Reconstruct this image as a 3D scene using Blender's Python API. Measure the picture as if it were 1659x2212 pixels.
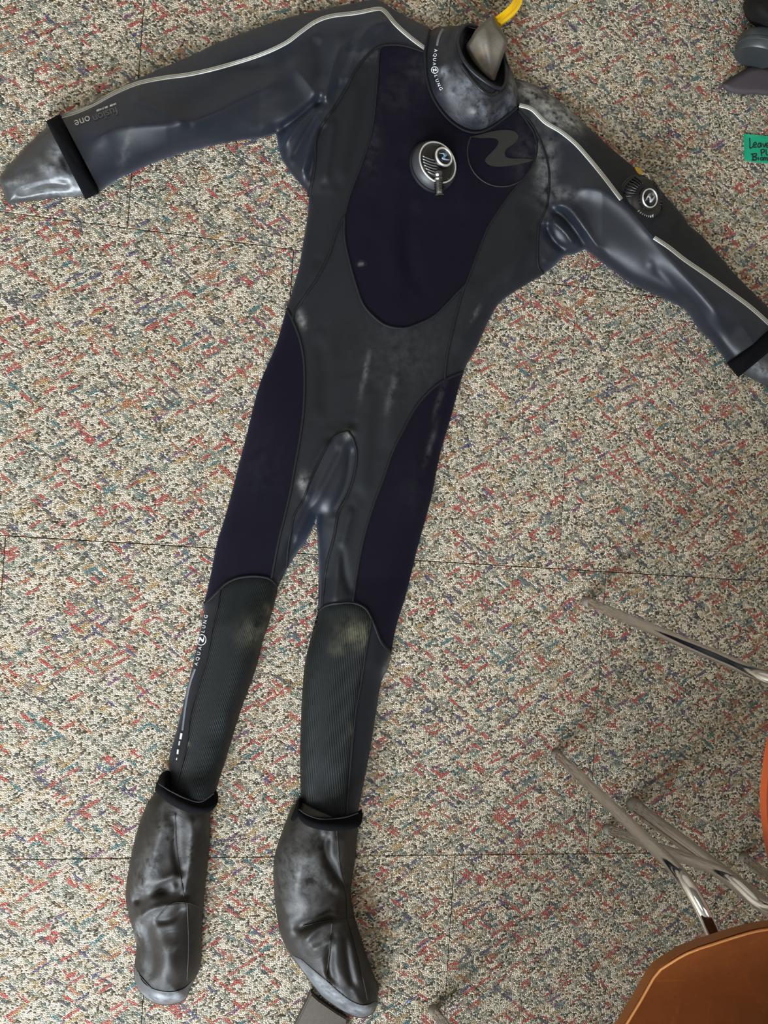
import bpy, bmesh, math, random
import numpy as np
from mathutils import Vector, Matrix, Euler
from mathutils.geometry import delaunay_2d_cdt
from mathutils.bvhtree import BVHTree

random.seed(4); np.random.seed(4)
for o in list(bpy.data.objects): bpy.data.objects.remove(o)
S = bpy.context.scene
C = S.collection

# ------------------------------------------------------------------ camera
FPX, CX, CY, HC = 1660.0, 829.5, 1106.0, 1.275
AX, AY = 0.0013, -0.18015
RC = (Matrix.Rotation(AY, 3, 'Y') @ Matrix.Rotation(AX, 3, 'X'))
cam = bpy.data.cameras.new('camera'); co = bpy.data.objects.new('camera', cam); C.objects.link(co)
cam.sensor_fit = 'VERTICAL'; cam.sensor_height = 24; cam.lens = 24 * FPX / 2212.0
cam.clip_start = 0.02; cam.clip_end = 50
co.matrix_world = Matrix.Translation((0, 0, HC)) @ RC.to_4x4()
S.camera = co
RN = np.array(RC)

# ------------------------------------------------------------------ world, lights, exposure
w = bpy.data.worlds.new('room_air'); S.world = w; w.use_nodes = True
w.node_tree.nodes['Background'].inputs[0].default_value = (0.62, 0.78, 1.0, 1)
w.node_tree.nodes['Background'].inputs[1].default_value = 1.0
def area(name, loc, rot, sx, sy, power, col):
    l = bpy.data.lights.new(name, 'AREA'); l.shape = 'RECTANGLE'; l.size = sx; l.size_y = sy
    l.energy = power; l.color = col
    o = bpy.data.objects.new(name, l); C.objects.link(o); o.location = loc; o.rotation_euler = rot
    return o
# daylight entering by the window behind the photographer
area('window_daylight', (-1.0, -2.36, 1.50), (math.radians(90), 0, 0), 2.1, 1.5, 178, (0.84, 0.92, 1.0))
# two ceiling light panels
area('ceiling_lamp_light', (-0.9, 0.3, 2.655), (0, 0, 0), 1.1, 0.55, 4, (1.0, 0.95, 0.88))
area('ceiling_lamp_light', (1.3, 0.3, 2.655), (0, 0, 0), 1.1, 0.55, 4, (1.0, 0.93, 0.82))
S.view_settings.view_transform = 'Standard'; S.view_settings.look = 'None'
S.view_settings.gamma = 1.0; S.view_settings.use_curve_mapping = False
S.view_settings.exposure = 0.88

# ------------------------------------------------------------------ pixel helpers (1659 x 2212 frame)
def PX(p, z=0.0):
    """pixels (N,2) and heights (N,) -> world points (N,3)"""
    p = np.atleast_2d(np.asarray(p, float)); z = np.broadcast_to(np.asarray(z, float), (len(p),))
    d = np.stack([p[:, 0] - CX, -(p[:, 1] - CY), -FPX * np.ones(len(p))], 1) @ RN.T
    t = (HC - z) / -d[:, 2]
    return np.stack([d[:, 0] * t, d[:, 1] * t, z], 1)
def P1(x, y, z=0.0): return Vector(PX([(x, y)], z)[0])

def smooth(pts, step=6.0, closed=False):
    """Catmull-Rom through pts, resampled at about step px"""
    P = [np.array(p, float) for p in pts]; n = len(P); out = []
    rng = range(n if closed else n - 1)
    for i in rng:
        if closed: a, b, c, d = P[i-1], P[i], P[(i+1) % n], P[(i+2) % n]
        else:
            b, c = P[i], P[i+1]; a = P[i-1] if i else 2*b - c; d = P[i+2] if i+2 < n else 2*c - b
        L = np.linalg.norm(c - b); k = max(1, int(round(L / step)))
        for j in range(k):
            t = j / k
            out.append(0.5*((2*b) + (c-a)*t + (2*a-5*b+4*c-d)*t*t + (3*b-a-3*c+d)*t**3))
    if not closed: out.append(P[-1])
    return np.array(out)

def seg_dist(p, line):
    """min distance of points to a polyline"""
    p = np.asarray(p, float); line = np.asarray(line, float)
    best = np.full(len(p), 1e9)
    for a, b in zip(line[:-1], line[1:]):
        ab = b - a; L = ab @ ab
        if L < 1e-9: continue
        t = np.clip(((p - a) @ ab) / L, 0, 1)
        dd = p - a - t[:, None] * ab
        best = np.minimum(best, np.einsum('ij,ij->i', dd, dd))
    return np.sqrt(best)

def inside(p, poly):
    p = np.asarray(p, float); x, y = p[:, 0], p[:, 1]; r = np.zeros(len(p), bool)
    q = np.asarray(poly, float); j = len(q) - 1
    for i in range(len(q)):
        xi, yi = q[i]; xj, yj = q[j]
        if yi != yj:
            r ^= ((yi > y) != (yj > y)) & (x < (xj - xi) * (y - yi) / (yj - yi) + xi)
        j = i
    return r

class Field:
    """height of cloth above the carpet as a function of the outline distance and the folds"""
    def __init__(s, sil, hm, W, folds=(), base=0.003, blobs=(), kw=26.0):
        s.sil = [np.asarray(l, float) for l in sil]; s.hm = hm; s.W = W; s.folds = folds; s.base = base; s.blobs = blobs; s.kw = kw
    def d(s, p):
        r = np.full(len(p), 1e9)
        for l in s.sil: r = np.minimum(r, seg_dist(p, l))
        return r
    def __call__(s, p):
        p = np.atleast_2d(np.asarray(p, float)); d = s.d(p)
        hm = s.hm(p) if callable(s.hm) else s.hm
        W = s.W(p) if callable(s.W) else s.W
        t = np.clip(d / W, 0, 1)
        h = hm * np.sqrt(np.maximum(0, 1 - (1 - t)**2))
        k = np.clip(d / s.kw, 0, 1); k = k*k*(3-2*k)
        for pts, wd, amp, sharp in s.folds:
            m = wd * 5; lo = pts.min(0) - m; hi = pts.max(0) + m
            sel = np.nonzero((p[:, 0] > lo[0]) & (p[:, 0] < hi[0]) & (p[:, 1] > lo[1]) & (p[:, 1] < hi[1]))[0]
            if not len(sel): continue
            q = p[sel]; f = seg_dist(q, pts) / wd
            # taper towards both ends of the fold
            e = np.minimum(np.hypot(*(q - pts[0]).T), np.hypot(*(q - pts[-1]).T)) / (2.2 * wd)
            tp = np.clip(e, 0.0, 1); tp = tp*tp*(3-2*tp)
            g = np.exp(-(np.sqrt(f*f + 0.04) - 0.2)**1.1 * 1.2) if sharp else np.exp(-f*f)
            h[sel] += amp * g * k[sel] * tp
        for (bx, by, br, ba) in s.blobs:
            h = h + ba * k * np.exp(-((p[:, 0]-bx)**2 + (p[:, 1]-by)**2) / br**2)
        return np.maximum(h, 0) + s.base

# ------------------------------------------------------------------ material helpers
def newmat(name):
    m = bpy.data.materials.new(name); m.use_nodes = True
    nt = m.node_tree; b = nt.nodes['Principled BSDF']
    return m, nt, b
def N(nt, typ, **kw):
    n = nt.nodes.new(typ)
    for k, v in kw.items():
        if k.startswith('i_'):
            key = k[2:]; key = int(key) if key.isdigit() else key.replace('_', ' ')
            n.inputs[key].default_value = v
        else: setattr(n, k, v)
    return n
def Lk(nt, a, b): nt.links.new(a, b)
def math_n(nt, op, a, b=None, clamp=False):
    n = nt.nodes.new('ShaderNodeMath'); n.operation = op; n.use_clamp = clamp
    for i, v in enumerate((a, b)):
        if v is None: continue
        if isinstance(v, (int, float)): n.inputs[i].default_value = v
        else: nt.links.new(v, n.inputs[i])
    return n.outputs[0]
def mix_col(nt, fac, a, b, blend='MIX'):
    n = nt.nodes.new('ShaderNodeMix'); n.data_type = 'RGBA'; n.blend_type = blend
    for sock, v in ((n.inputs[0], fac), (n.inputs[6], a), (n.inputs[7], b)):
        if isinstance(v, (int, float)): sock.default_value = v
        elif isinstance(v, tuple): sock.default_value = (*v, 1) if len(v) == 3 else v
        else: nt.links.new(v, sock)
    return n.outputs[2]
def ramp(nt, fac, stops, interp='LINEAR'):
    n = nt.nodes.new('ShaderNodeValToRGB'); n.color_ramp.interpolation = interp
    while len(n.color_ramp.elements) < len(stops): n.color_ramp.elements.new(0.5)
    for e, (p, c) in zip(n.color_ramp.elements, stops):
        e.position = p; e.color = (*c, 1)
    nt.links.new(fac, n.inputs[0]); return n.outputs[0]
def bump(nt, b, h, strength, dist):
    n = N(nt, 'ShaderNodeBump'); n.inputs['Strength'].default_value = strength; n.inputs['Distance'].default_value = dist
    nt.links.new(h, n.inputs['Height']); nt.links.new(n.outputs[0], b.inputs['Normal']); return n

def plain(name, col, rough=0.5, metal=0.0, spec=0.5, coat=0.0):
    m, nt, b = newmat(name)
    b.inputs['Base Color'].default_value = (*col, 1); b.inputs['Roughness'].default_value = rough
    b.inputs['Metallic'].default_value = metal; b.inputs['Specular IOR Level'].default_value = spec
    b.inputs['Coat Weight'].default_value = coat
    return m

def fabric(name, col, rough, spec, weave=1500.0, wb=0.25, sheen=0.0, sheen_tint=(0.5, 0.6, 0.9), mott=0.25, dust_glare_col=(0.46, 0.455, 0.44), rib=None, wrinkle=0.0):
    """knit or rubber-backed cloth; the mesh attribute 'dust' carries worn chalk marks and painted reflections"""
    m, nt, b = newmat(name)
    g = N(nt, 'ShaderNodeNewGeometry'); pos = g.outputs['Position']
    n1 = N(nt, 'ShaderNodeTexNoise', i_Scale=9.0, i_Detail=5.0, i_Roughness=0.6); Lk(nt, pos, n1.inputs['Vector'])
    n2 = N(nt, 'ShaderNodeTexNoise', i_Scale=60.0, i_Detail=6.0, i_Roughness=0.65); Lk(nt, pos, n2.inputs['Vector'])
    n3 = N(nt, 'ShaderNodeTexNoise', i_Scale=weave, i_Detail=2.0); Lk(nt, pos, n3.inputs['Vector'])
    c0 = mix_col(nt, n1.outputs[0], tuple(v * (1 - mott) for v in col), tuple(v * (1 + mott) for v in col))
    sp = math_n(nt, 'MULTIPLY', math_n(nt, 'SUBTRACT', n3.outputs[0], 0.5), 1.2)
    hsv = N(nt, 'ShaderNodeHueSaturation'); Lk(nt, c0, hsv.inputs['Color'])
    Lk(nt, math_n(nt, 'ADD', sp, 1.0), hsv.inputs['Value'])
    at = N(nt, 'ShaderNodeAttribute', attribute_name='dust_glare')
    dm = math_n(nt, 'MULTIPLY', at.outputs['Fac'], math_n(nt, 'MULTIPLY', math_n(nt, 'SUBTRACT', n2.outputs[0], 0.36), 3.2, True), True)
    sa = N(nt, 'ShaderNodeAttribute', attribute_name='stain')
    c1 = mix_col(nt, dm, mix_col(nt, math_n(nt, 'MULTIPLY', sa.outputs['Fac'], 0.65, True), hsv.outputs[0], (0.003, 0.0025, 0.0025)), dust_glare_col)
    Lk(nt, c1, b.inputs['Base Color'])
    b.inputs['Specular IOR Level'].default_value = spec
    r1 = math_n(nt, 'ADD', math_n(nt, 'MULTIPLY', math_n(nt, 'SUBTRACT', n2.outputs[0], 0.5), 0.25), rough)
    Lk(nt, math_n(nt, 'MAXIMUM', r1, math_n(nt, 'MULTIPLY', dm, 0.85)), b.inputs['Roughness'])
    b.inputs['Sheen Weight'].default_value = sheen; b.inputs['Sheen Roughness'].default_value = 0.5
    b.inputs['Sheen Tint'].default_value = (*sheen_tint, 1)
    if rib:
        uv = N(nt, 'ShaderNodeUVMap', uv_map='px')
        mp = N(nt, 'ShaderNodeMapping'); mp.inputs['Rotation'].default_value = (0, 0, rib); Lk(nt, uv.outputs[0], mp.inputs['Vector'])
        wv = N(nt, 'ShaderNodeTexWave', i_Scale=8.4, i_Distortion=0.25, i_Detail=1.0); wv.inputs['Detail Scale'].default_value = 6; Lk(nt, mp.outputs[0], wv.inputs['Vector'])
        bump(nt, b, math_n(nt, 'ADD', math_n(nt, 'MULTIPLY', wv.outputs['Fac'], 0.8), math_n(nt, 'MULTIPLY', n3.outputs[0], 0.3)), 0.7, 0.0012)
    else:
        hh = math_n(nt, 'MULTIPLY', n3.outputs[0], wb)
        if wrinkle:
            n4 = N(nt, 'ShaderNodeTexNoise', i_Scale=28.0, i_Detail=3.0, i_Distortion=1.5); Lk(nt, pos, n4.inputs['Vector'])
            hh = math_n(nt, 'ADD', hh, math_n(nt, 'MULTIPLY', n4.outputs[0], wrinkle))
        bump(nt, b, hh, 0.6, 0.0012)
    return m

MATTE = fabric('black_plush_knit', (0.0038, 0.0032, 0.0072), 0.85, 0.09, 1400, 0.5, sheen=0.05, sheen_tint=(0.4, 0.4, 0.8))
SLEEK = fabric('slate_stretch_cloth', (0.0055, 0.0072, 0.0115), 0.43, 0.40, 1900, 0.15, sheen=0.10, sheen_tint=(0.45, 0.6, 1.0))
SLATE = fabric('charcoal_stretch_cloth', (0.0060, 0.0070, 0.0088), 0.58, 0.24, 1900, 0.2, sheen=0.05, mott=0.45)
PAD_L = fabric('ribbed_knee_rubber', (0.0048, 0.0072, 0.0076), 0.55, 0.24, 1900, rib=math.radians(-17), dust_glare_col=(0.15, 0.14, 0.09))
PAD_R = fabric('ribbed_knee_rubber', (0.0048, 0.0072, 0.0076), 0.55, 0.24, 1900, rib=math.radians(-4), dust_glare_col=(0.15, 0.14, 0.09))
VELVET = fabric('black_velvet_band', (0.0022, 0.0022, 0.0032), 0.95, 0.1, 1100, 0.8)
LATEX = fabric('grey_latex', (0.038, 0.039, 0.041), 0.34, 0.5, 900, 0.05, mott=0.5, dust_glare_col=(0.36, 0.38, 0.40), wrinkle=1.2)
NECKLATEX = fabric('worn_tan_grey_latex', (0.105, 0.093, 0.078), 0.55, 0.35, 900, 0.08, mott=0.45, dust_glare_col=(0.22, 0.17, 0.11), wrinkle=1.0)
COLLAR = fabric('smooth_skin_neoprene', (0.009, 0.0098, 0.013), 0.42, 0.38, 1500, 0.06, mott=0.4, dust_glare_col=(0.26, 0.28, 0.31), wrinkle=1.4)
SOCK = fabric('dark_rubber_sock', (0.0125, 0.0105, 0.0085), 0.54, 0.36, 1200, 0.08, mott=0.55, dust_glare_col=(0.22, 0.225, 0.23), wrinkle=1.6)
SOLE = fabric('grey_rubber_sole', (0.055, 0.058, 0.062), 0.45, 0.45, 1200, 0.08, mott=0.35, dust_glare_col=(0.3, 0.32, 0.34))
SEAM = plain('black_seam_thread', (0.004, 0.004, 0.006), 0.7, spec=0.3)
REFL = plain('silver_grey_tape', (0.50, 0.50, 0.46), 0.6)
REFLG = plain('grey_print', (0.13, 0.15, 0.17), 0.5)
WHITEP = plain('white_print', (0.75, 0.76, 0.78), 0.5)
FADEP = plain('faded_grey_print', (0.10, 0.10, 0.105), 0.5)
EMB = plain('raised_taupe_print', (0.0135, 0.0130, 0.0120), 0.55)
CHROME = plain('chrome', (0.60, 0.58, 0.56), 0.09, 1.0)
BRUSH = plain('satin_metal', (0.90, 0.90, 0.88), 0.38, 0.9)
BLACKG = plain('glossy_black_plastic', (0.006, 0.006, 0.007), 0.22, spec=0.4)
BLACKM = plain('black_plastic', (0.005, 0.005, 0.0055), 0.36)
GREYR = plain('grey_rubber', (0.028, 0.030, 0.033), 0.5)
YELLOW = plain('yellow_plastic', (0.95, 0.60, 0.004), 0.4)
EMBLUE = plain('pale_blue_inlay', (0.22, 0.34, 0.50), 0.3)
EMGREY = plain('grey_inlay', (0.33, 0.33, 0.33), 0.35)

# ------------------------------------------------------------------ object helpers
def link(name, me, mat, parent=None, smooth_sh=True):
    o = bpy.data.objects.new(name, me); C.objects.link(o)
    if mat and not me.materials: me.materials.append(mat)
    if smooth_sh:
        for p in me.polygons: p.use_smooth = True
    if parent:
        o.parent = parent; o.matrix_parent_inverse = Matrix.Translation(-parent.location) if parent.type == 'EMPTY' else Matrix.Identity(4)
    return o
def empty(name, loc, label, cat, group=None):
    o = bpy.data.objects.new(name, None); C.objects.link(o); o.location = loc; o.empty_display_size = 0.05
    tag(o, label, cat, group); return o
def tag(o, label, cat, group=None):
    o['label'] = label; o['category'] = cat
    if group: o['group'] = group
    return o
def mesh(name, v, f):
    me = bpy.data.meshes.new(name); me.from_pydata([tuple(map(float, q)) for q in v], [], [tuple(map(int, q)) for q in f]); me.update(); return me

def tri_region(poly, step, edge_field=None):
    """triangulate a pixel polygon with inner points, denser along the silhouette"""
    poly = np.asarray(poly, float)
    x0, y0 = poly.min(0); x1, y1 = poly.max(0)
    pts = []
    for st, dense in ((step, False), (step / 2.4, True)):
        gx, gy = np.meshgrid(np.arange(x0, x1, st), np.arange(y0, y1, st))
        q = np.stack([gx.ravel() + (gy.ravel() // st % 2) * st / 2, gy.ravel()], 1)
        q = q[inside(q, poly)]
        if not len(q): continue
        q = q[seg_dist(q, np.vstack([poly, poly[:1]])) > st * 0.42]
        if edge_field is not None and len(q):
            d = edge_field.d(q); q = q[d < step * 2.2] if dense else q[d >= step * 2.2]
        elif dense: q = q[:0]
        pts.append(q)
    allp = np.vstack([poly] + pts); n = len(poly)
    vs, es, fs, *_ = delaunay_2d_cdt([Vector(p) for p in allp], [(i, (i+1) % n) for i in range(n)], [list(range(n))], 1, 1e-4)
    return np.array([tuple(v) for v in vs]), [tuple(f) for f in fs]

def add_px_uv(me, px):
    uv = me.uv_layers.new(name='px')
    li = np.zeros(len(me.loops), int); me.loops.foreach_get('vertex_index', li)
    uv.data.foreach_set('uv', (px[li] * 0.01).ravel())
def add_dust(me, px, dust_glare, name='dust_glare'):
    a = me.attributes.new(name, 'FLOAT', 'POINT'); v = np.zeros(len(px))
    for (x, y, rx, ry, ang, amp) in dust_glare:
        c, s = math.cos(ang), math.sin(ang); dx, dy = px[:, 0]-x, px[:, 1]-y
        u = (c*dx + s*dy) / rx; t = (-s*dx + c*dy) / ry
        v = np.maximum(v, amp * np.exp(-(u*u + t*t)))
    a.data.foreach_set('value', v)

def upfaces(verts3, faces):
    """wind every face so that its outer side is the one seen from above the scene (where cloth overhangs, too)"""
    V = np.asarray([tuple(v) for v in verts3], float); out = []
    for f in faces:
        a, b, c = V[f[0]], V[f[1]], V[f[2]]
        n = np.cross(b - a, c - a); out.append(f if n @ (np.array((0, 0, HC)) - a) > 0 else tuple(reversed(f)))
    return out
def panel(name, poly, field, mat, parent, off=0.0, step=6.0, dust_glare=(), taper=0, closed=False, zfun=None):
    px, fs = tri_region(poly, step, field)
    z = field(px) if zfun is None else zfun(px)
    if taper:
        d = seg_dist(px, np.vstack([poly, poly[:1]])); z = z + off * np.clip(d / taper, 0, 1)**0.5
    else: z = z + off
    v = PX(px, z); fs = upfaces(v, fs)
    if closed:
        n = len(v); v2 = v.copy(); v2[:, 2] = np.minimum(0.0025, v[:, 2]); 
        v2 = PX(px, v2[:, 2]); v = np.vstack([v, v2])
        fs = list(fs) + [tuple(n + i for i in reversed(f)) for f in fs]
        px = np.vstack([px, px])
    me = mesh(name, v, fs); add_px_uv(me, px); add_dust(me, px, dust_glare)
    return link(name, me, mat, parent)

def ribbon(name, line, wpx, zfun, mat, parent, off=0.0008, hgt=0.0012, stitch=0.0, step=4.0, smoothit=True):
    L = smooth(line, step) if smoothit else np.asarray(line, float)
    t = np.gradient(L, axis=0); t /= np.maximum(np.linalg.norm(t, axis=1), 1e-9)[:, None]
    nrm = np.stack([-t[:, 1], t[:, 0]], 1)
    prof = [(-0.5, 0.0), (-0.32, 0.85), (0, 1.0), (0.32, 0.85), (0.5, 0.0)]
    v = []; k = len(prof); pxs = []
    wv = np.broadcast_to(np.asarray(wpx, float), (len(L),)) if np.ndim(wpx) == 0 else np.interp(np.linspace(0, 1, len(L)), np.linspace(0, 1, len(wpx)), wpx)
    cols = [L + nrm * (a * wv)[:, None] for a, _ in prof]
    zc = [zfun(c) for c in cols]
    for j in range(k):
        hh = hgt * prof[j][1] * (1 + stitch * np.where(np.arange(len(L)) % 2, 1, -1))
        v.append(PX(cols[j], zc[j] + off * (0.2 + 0.8 * prof[j][1]) + hh))
    V = np.stack(v, 1).reshape(-1, 3); F = []
    for i in range(len(L) - 1):
        for j in range(k - 1): F.append((i*k+j, i*k+j+1, (i+1)*k+j+1, (i+1)*k+j))
    F = upfaces(V, F)
    return link(name, mesh(name, V, F), mat, parent)

def decal(name, poly, zfun, mat, parent, off=0.0012, step=7.0):
    px, fs = tri_region(poly, step); v = PX(px, zfun(px) + off)
    return link(name, mesh(name, v, upfaces(v, fs)), mat, parent)

def text_px(s, size):
    """glyph mesh of a string in local px units (y up), centred"""
    cu = bpy.data.curves.new('t', 'FONT'); cu.body = s; cu.size = size; cu.align_x = 'CENTER'; cu.align_y = 'CENTER'; cu.resolution_u = 3
    ob = bpy.data.objects.new('t', cu); C.objects.link(ob)
    dg = bpy.context.evaluated_depsgraph_get(); me = bpy.data.meshes.new_from_object(ob.evaluated_get(dg))
    v = np.array([tuple(q.co)[:2] for q in me.vertices]).reshape(-1, 2); f = [tuple(p.vertices) for p in me.polygons]
    bpy.data.objects.remove(ob); bpy.data.curves.remove(cu); bpy.data.meshes.remove(me)
    return v, f
def text_decal(name, s, size, at, ang, zfun, mat, parent, off=0.0015, sx=1.0):
    """ang: reading direction in image (deg, clockwise from +x)"""
    v, f = text_px(s, size)
    c, q = math.cos(math.radians(ang)), math.sin(math.radians(ang))
    x, y = v[:, 0] * sx, -v[:, 1]
    px = np.stack([at[0] + c*x - q*y, at[1] + q*x + c*y], 1)
    V = PX(px, zfun(px) + off)
    return link(name, mesh(name, V, upfaces(V, f)), mat, parent, False)

def tube_mesh(pts, r, seg=12, caps=True, closed=False):
    pts = [Vector(p) for p in pts]; n = len(pts); v = []; f = []
    rr = r if hasattr(r, '__len__') else [r] * n
    up = None
    for i, p in enumerate(pts):
        if closed: t = (pts[(i+1) % n] - pts[i-1]).normalized()
        else: t = (pts[min(i+1, n-1)] - pts[max(i-1, 0)]).normalized()
        if up is None:
            up = t.orthogonal().normalized()
        up = (up - t * up.dot(t)).normalized(); b = t.cross(up)
        for k in range(seg):
            a = 2*math.pi*k/seg; v.append(p + (up*math.cos(a) + b*math.sin(a)) * rr[i])
    for i in range(n if closed else n - 1):
        j = (i + 1) % n
        for k in range(seg):
            f.append((i*seg+k, i*seg+(k+1) % seg, j*seg+(k+1) % seg, j*seg+k))
    if caps and not closed:
        f.append(tuple(reversed(range(seg)))); f.append(tuple((n-1)*seg+k for k in range(seg)))
    return v, f
def smooth3(pts, sub=6):
    P = [np.array(p, float) for p in pts]; out = []
    for i in range(len(P)-1):
        b, c = P[i], P[i+1]; a = P[i-1] if i else 2*b-c; d = P[i+2] if i+2 < len(P) else 2*c-b
        for j in range(sub):
            t = j/sub; out.append(0.5*((2*b)+(c-a)*t+(2*a-5*b+4*c-d)*t*t+(3*b-a-3*c+d)*t**3))
    out.append(P[-1]); return out
def lathe_mesh(prof, seg=40):
    """prof: (r,z) list; axis z"""
    v = []; f = []; n = len(prof)
    for k in range(seg):
        a = 2*math.pi*k/seg
        for r, z in prof: v.append((r*math.cos(a), r*math.sin(a), z))
    for k in range(seg):
        k2 = (k+1) % seg
        for i in range(n-1): f.append((k*n+i, k2*n+i, k2*n+i+1, k*n+i+1))
    me = mesh('lathe', v, f); bm = bmesh.new(); bm.from_mesh(me); bmesh.ops.remove_doubles(bm, verts=bm.verts, dist=1e-6)
    bmesh.ops.recalc_face_normals(bm, faces=bm.faces); bm.to_mesh(me); bm.free(); return me
def place(name, me, mat, parent, M, sm=True):
    me.transform(M)
    o = link(name, me, mat, parent, sm); return o
def split_sharp(me, ang=35):
    me.set_sharp_from_angle(angle=math.radians(ang))
def box_bm(bm, cx, cy, cz, sx, sy, sz, rot=0.0):
    M = Matrix.Translation((cx, cy, cz)) @ Matrix.Rotation(rot, 4, 'Z') @ Matrix.Diagonal((sx, sy, sz, 1))
    bmesh.ops.create_cube(bm, size=1.0, matrix=M)
def bm_obj(name, bm, mat, parent=None, sm=False):
    me = bpy.data.meshes.new(name); bm.to_mesh(me); bm.free(); return link(name, me, mat, parent, sm)
def box(name, x0, x1, y0, y1, z0, z1, mat, parent=None, bev=0.0):
    bm = bmesh.new(); box_bm(bm, (x0+x1)/2, (y0+y1)/2, (z0+z1)/2, x1-x0, y1-y0, z1-z0)
    if bev: bmesh.ops.bevel(bm, geom=bm.edges, offset=bev, segments=2, affect='EDGES')
    return bm_obj(name, bm, mat, parent)
def struct(o): o['kind'] = 'structure'; return o

# ------------------------------------------------------------------ the room
def carpet():
    m, nt, b = newmat('heather_loop_carpet')
    g = N(nt, 'ShaderNodeNewGeometry'); oi = N(nt, 'ShaderNodeObjectInfo')
    off = N(nt, 'ShaderNodeVectorMath', operation='SCALE'); off.inputs['Scale'].default_value = 37.0
    cmb = N(nt, 'ShaderNodeCombineXYZ'); Lk(nt, oi.outputs['Random'], cmb.inputs[0]); Lk(nt, math_n(nt, 'MULTIPLY', oi.outputs['Random'], 3.7), cmb.inputs[1])
    Lk(nt, cmb.outputs[0], off.inputs[0])
    add = N(nt, 'ShaderNodeVectorMath', operation='ADD'); Lk(nt, g.outputs['Position'], add.inputs[0]); Lk(nt, off.outputs[0], add.inputs[1])
    pos = add.outputs[0]
    # slight wobble so that the rows of loops are not ruled
    wn = N(nt, 'ShaderNodeTexNoise', i_Scale=120.0, i_Detail=1.0); Lk(nt, pos, wn.inputs['Vector'])
    ws = N(nt, 'ShaderNodeVectorMath', operation='SCALE'); ws.inputs['Scale'].default_value = 0.004; Lk(nt, wn.outputs['Color'], ws.inputs[0])
    wp = N(nt, 'ShaderNodeVectorMath', operation='ADD'); Lk(nt, pos, wp.inputs[0]); Lk(nt, ws.outputs[0], wp.inputs[1])
    def mapped(vec, rot, sc):
        mr = N(nt, 'ShaderNodeMapping', vector_type='POINT'); mr.inputs['Rotation'].default_value = (0, 0, rot); Lk(nt, vec, mr.inputs['Vector'])
        mp = N(nt, 'ShaderNodeMapping', vector_type='POINT'); mp.inputs['Scale'].default_value = sc
        Lk(nt, mr.outputs[0], mp.inputs['Vector']); return mp.outputs[0]
    ycoord = mapped(pos, 0.07, (300, 370, 1))
    yarn = N(nt, 'ShaderNodeTexVoronoi', voronoi_dimensions='2D', i_Scale=1.0, i_Randomness=0.9); Lk(nt, ycoord, yarn.inputs['Vector'])
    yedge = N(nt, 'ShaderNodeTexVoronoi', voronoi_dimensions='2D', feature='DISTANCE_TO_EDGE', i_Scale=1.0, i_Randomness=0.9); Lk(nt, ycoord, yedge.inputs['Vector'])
    sep = N(nt, 'ShaderNodeSeparateColor'); Lk(nt, yarn.outputs['Color'], sep.inputs[0])
    fine = N(nt, 'ShaderNodeTexNoise', i_Scale=900.0, i_Detail=2.0); Lk(nt, pos, fine.inputs['Vector'])
    cl = N(nt, 'ShaderNodeTexNoise', i_Scale=40.0, i_Detail=3.0, i_Roughness=0.6); Lk(nt, pos, cl.inputs['Vector'])
    # each loop of yarn is a light or a darker ply; the mix drifts in patches
    v0 = math_n(nt, 'ADD', math_n(nt, 'MULTIPLY', sep.outputs[0], 0.95), math_n(nt, 'MULTIPLY', math_n(nt, 'SUBTRACT', cl.outputs[0], 0.42), 0.34))
    v0 = math_n(nt, 'ADD', v0, math_n(nt, 'MULTIPLY', math_n(nt, 'SUBTRACT', fine.outputs[0], 0.5), 0.25))
    base = ramp(nt, v0, [(0.0, (0.045, 0.040, 0.030)), (0.14, (0.13, 0.115, 0.083)), (0.32, (0.35, 0.295, 0.22)), (0.52, (0.60, 0.52, 0.40)), (0.76, (0.84, 0.745, 0.59)), (1.0, (0.94, 0.86, 0.71))])
    # soft tints: sage, slate and ochre clouds
    tn = N(nt, 'ShaderNodeTexNoise', i_Scale=26.0, i_Detail=3.0); Lk(nt, mapped(pos, 0.5, (1, 1.7, 1)), tn.inputs['Vector'])
    tint = ramp(nt, tn.outputs[0], [(0.34, (0.62, 0.66, 0.68)), (0.44, (0.85, 0.87, 0.83)), (0.52, (1, 0.98, 0.97)), (0.62, (1.0, 0.91, 0.82)), (0.72, (0.95, 0.74, 0.64))])
    base = mix_col(nt, 0.7, base, tint, 'MULTIPLY')
    # coloured flecks of yarn lying in a herringbone of two directions
    def dashes(rot, seed, sc, pal, amount):
        sh = N(nt, 'ShaderNodeVectorMath', operation='ADD'); Lk(nt, wp.outputs[0], sh.inputs[0]); sh.inputs[1].default_value = (seed, seed*0.37, 0)
        vo = N(nt, 'ShaderNodeTexVoronoi', voronoi_dimensions='2D', i_Scale=1.0, i_Randomness=0.8); Lk(nt, mapped(sh.outputs[0], rot, sc), vo.inputs['Vector'])
        sp = N(nt, 'ShaderNodeSeparateColor'); Lk(nt, vo.outputs['Color'], sp.inputs[0])
        col = ramp(nt, sp.outputs[1], pal, 'CONSTANT')
        on = math_n(nt, 'LESS_THAN', sp.outputs[0], amount)
        edge = math_n(nt, 'LESS_THAN', vo.outputs['Distance'], 0.50)
        return col, math_n(nt, 'MULTIPLY', on, edge)
    RED = (0.40, 0.06, 0.05); RUST = (0.40, 0.15, 0.07); NAVY = (0.06, 0.06, 0.14); TEAL = (0.05, 0.15, 0.16); PLUM = (0.17, 0.06, 0.14); OCH = (0.42, 0.27, 0.10)
    SAGE = (0.17, 0.22, 0.17); INK = (0.055, 0.06, 0.075)
    pal1 = [(0.0, RED), (0.45, RUST), (0.58, NAVY), (0.68, TEAL), (0.80, PLUM), (0.88, OCH)]
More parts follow.
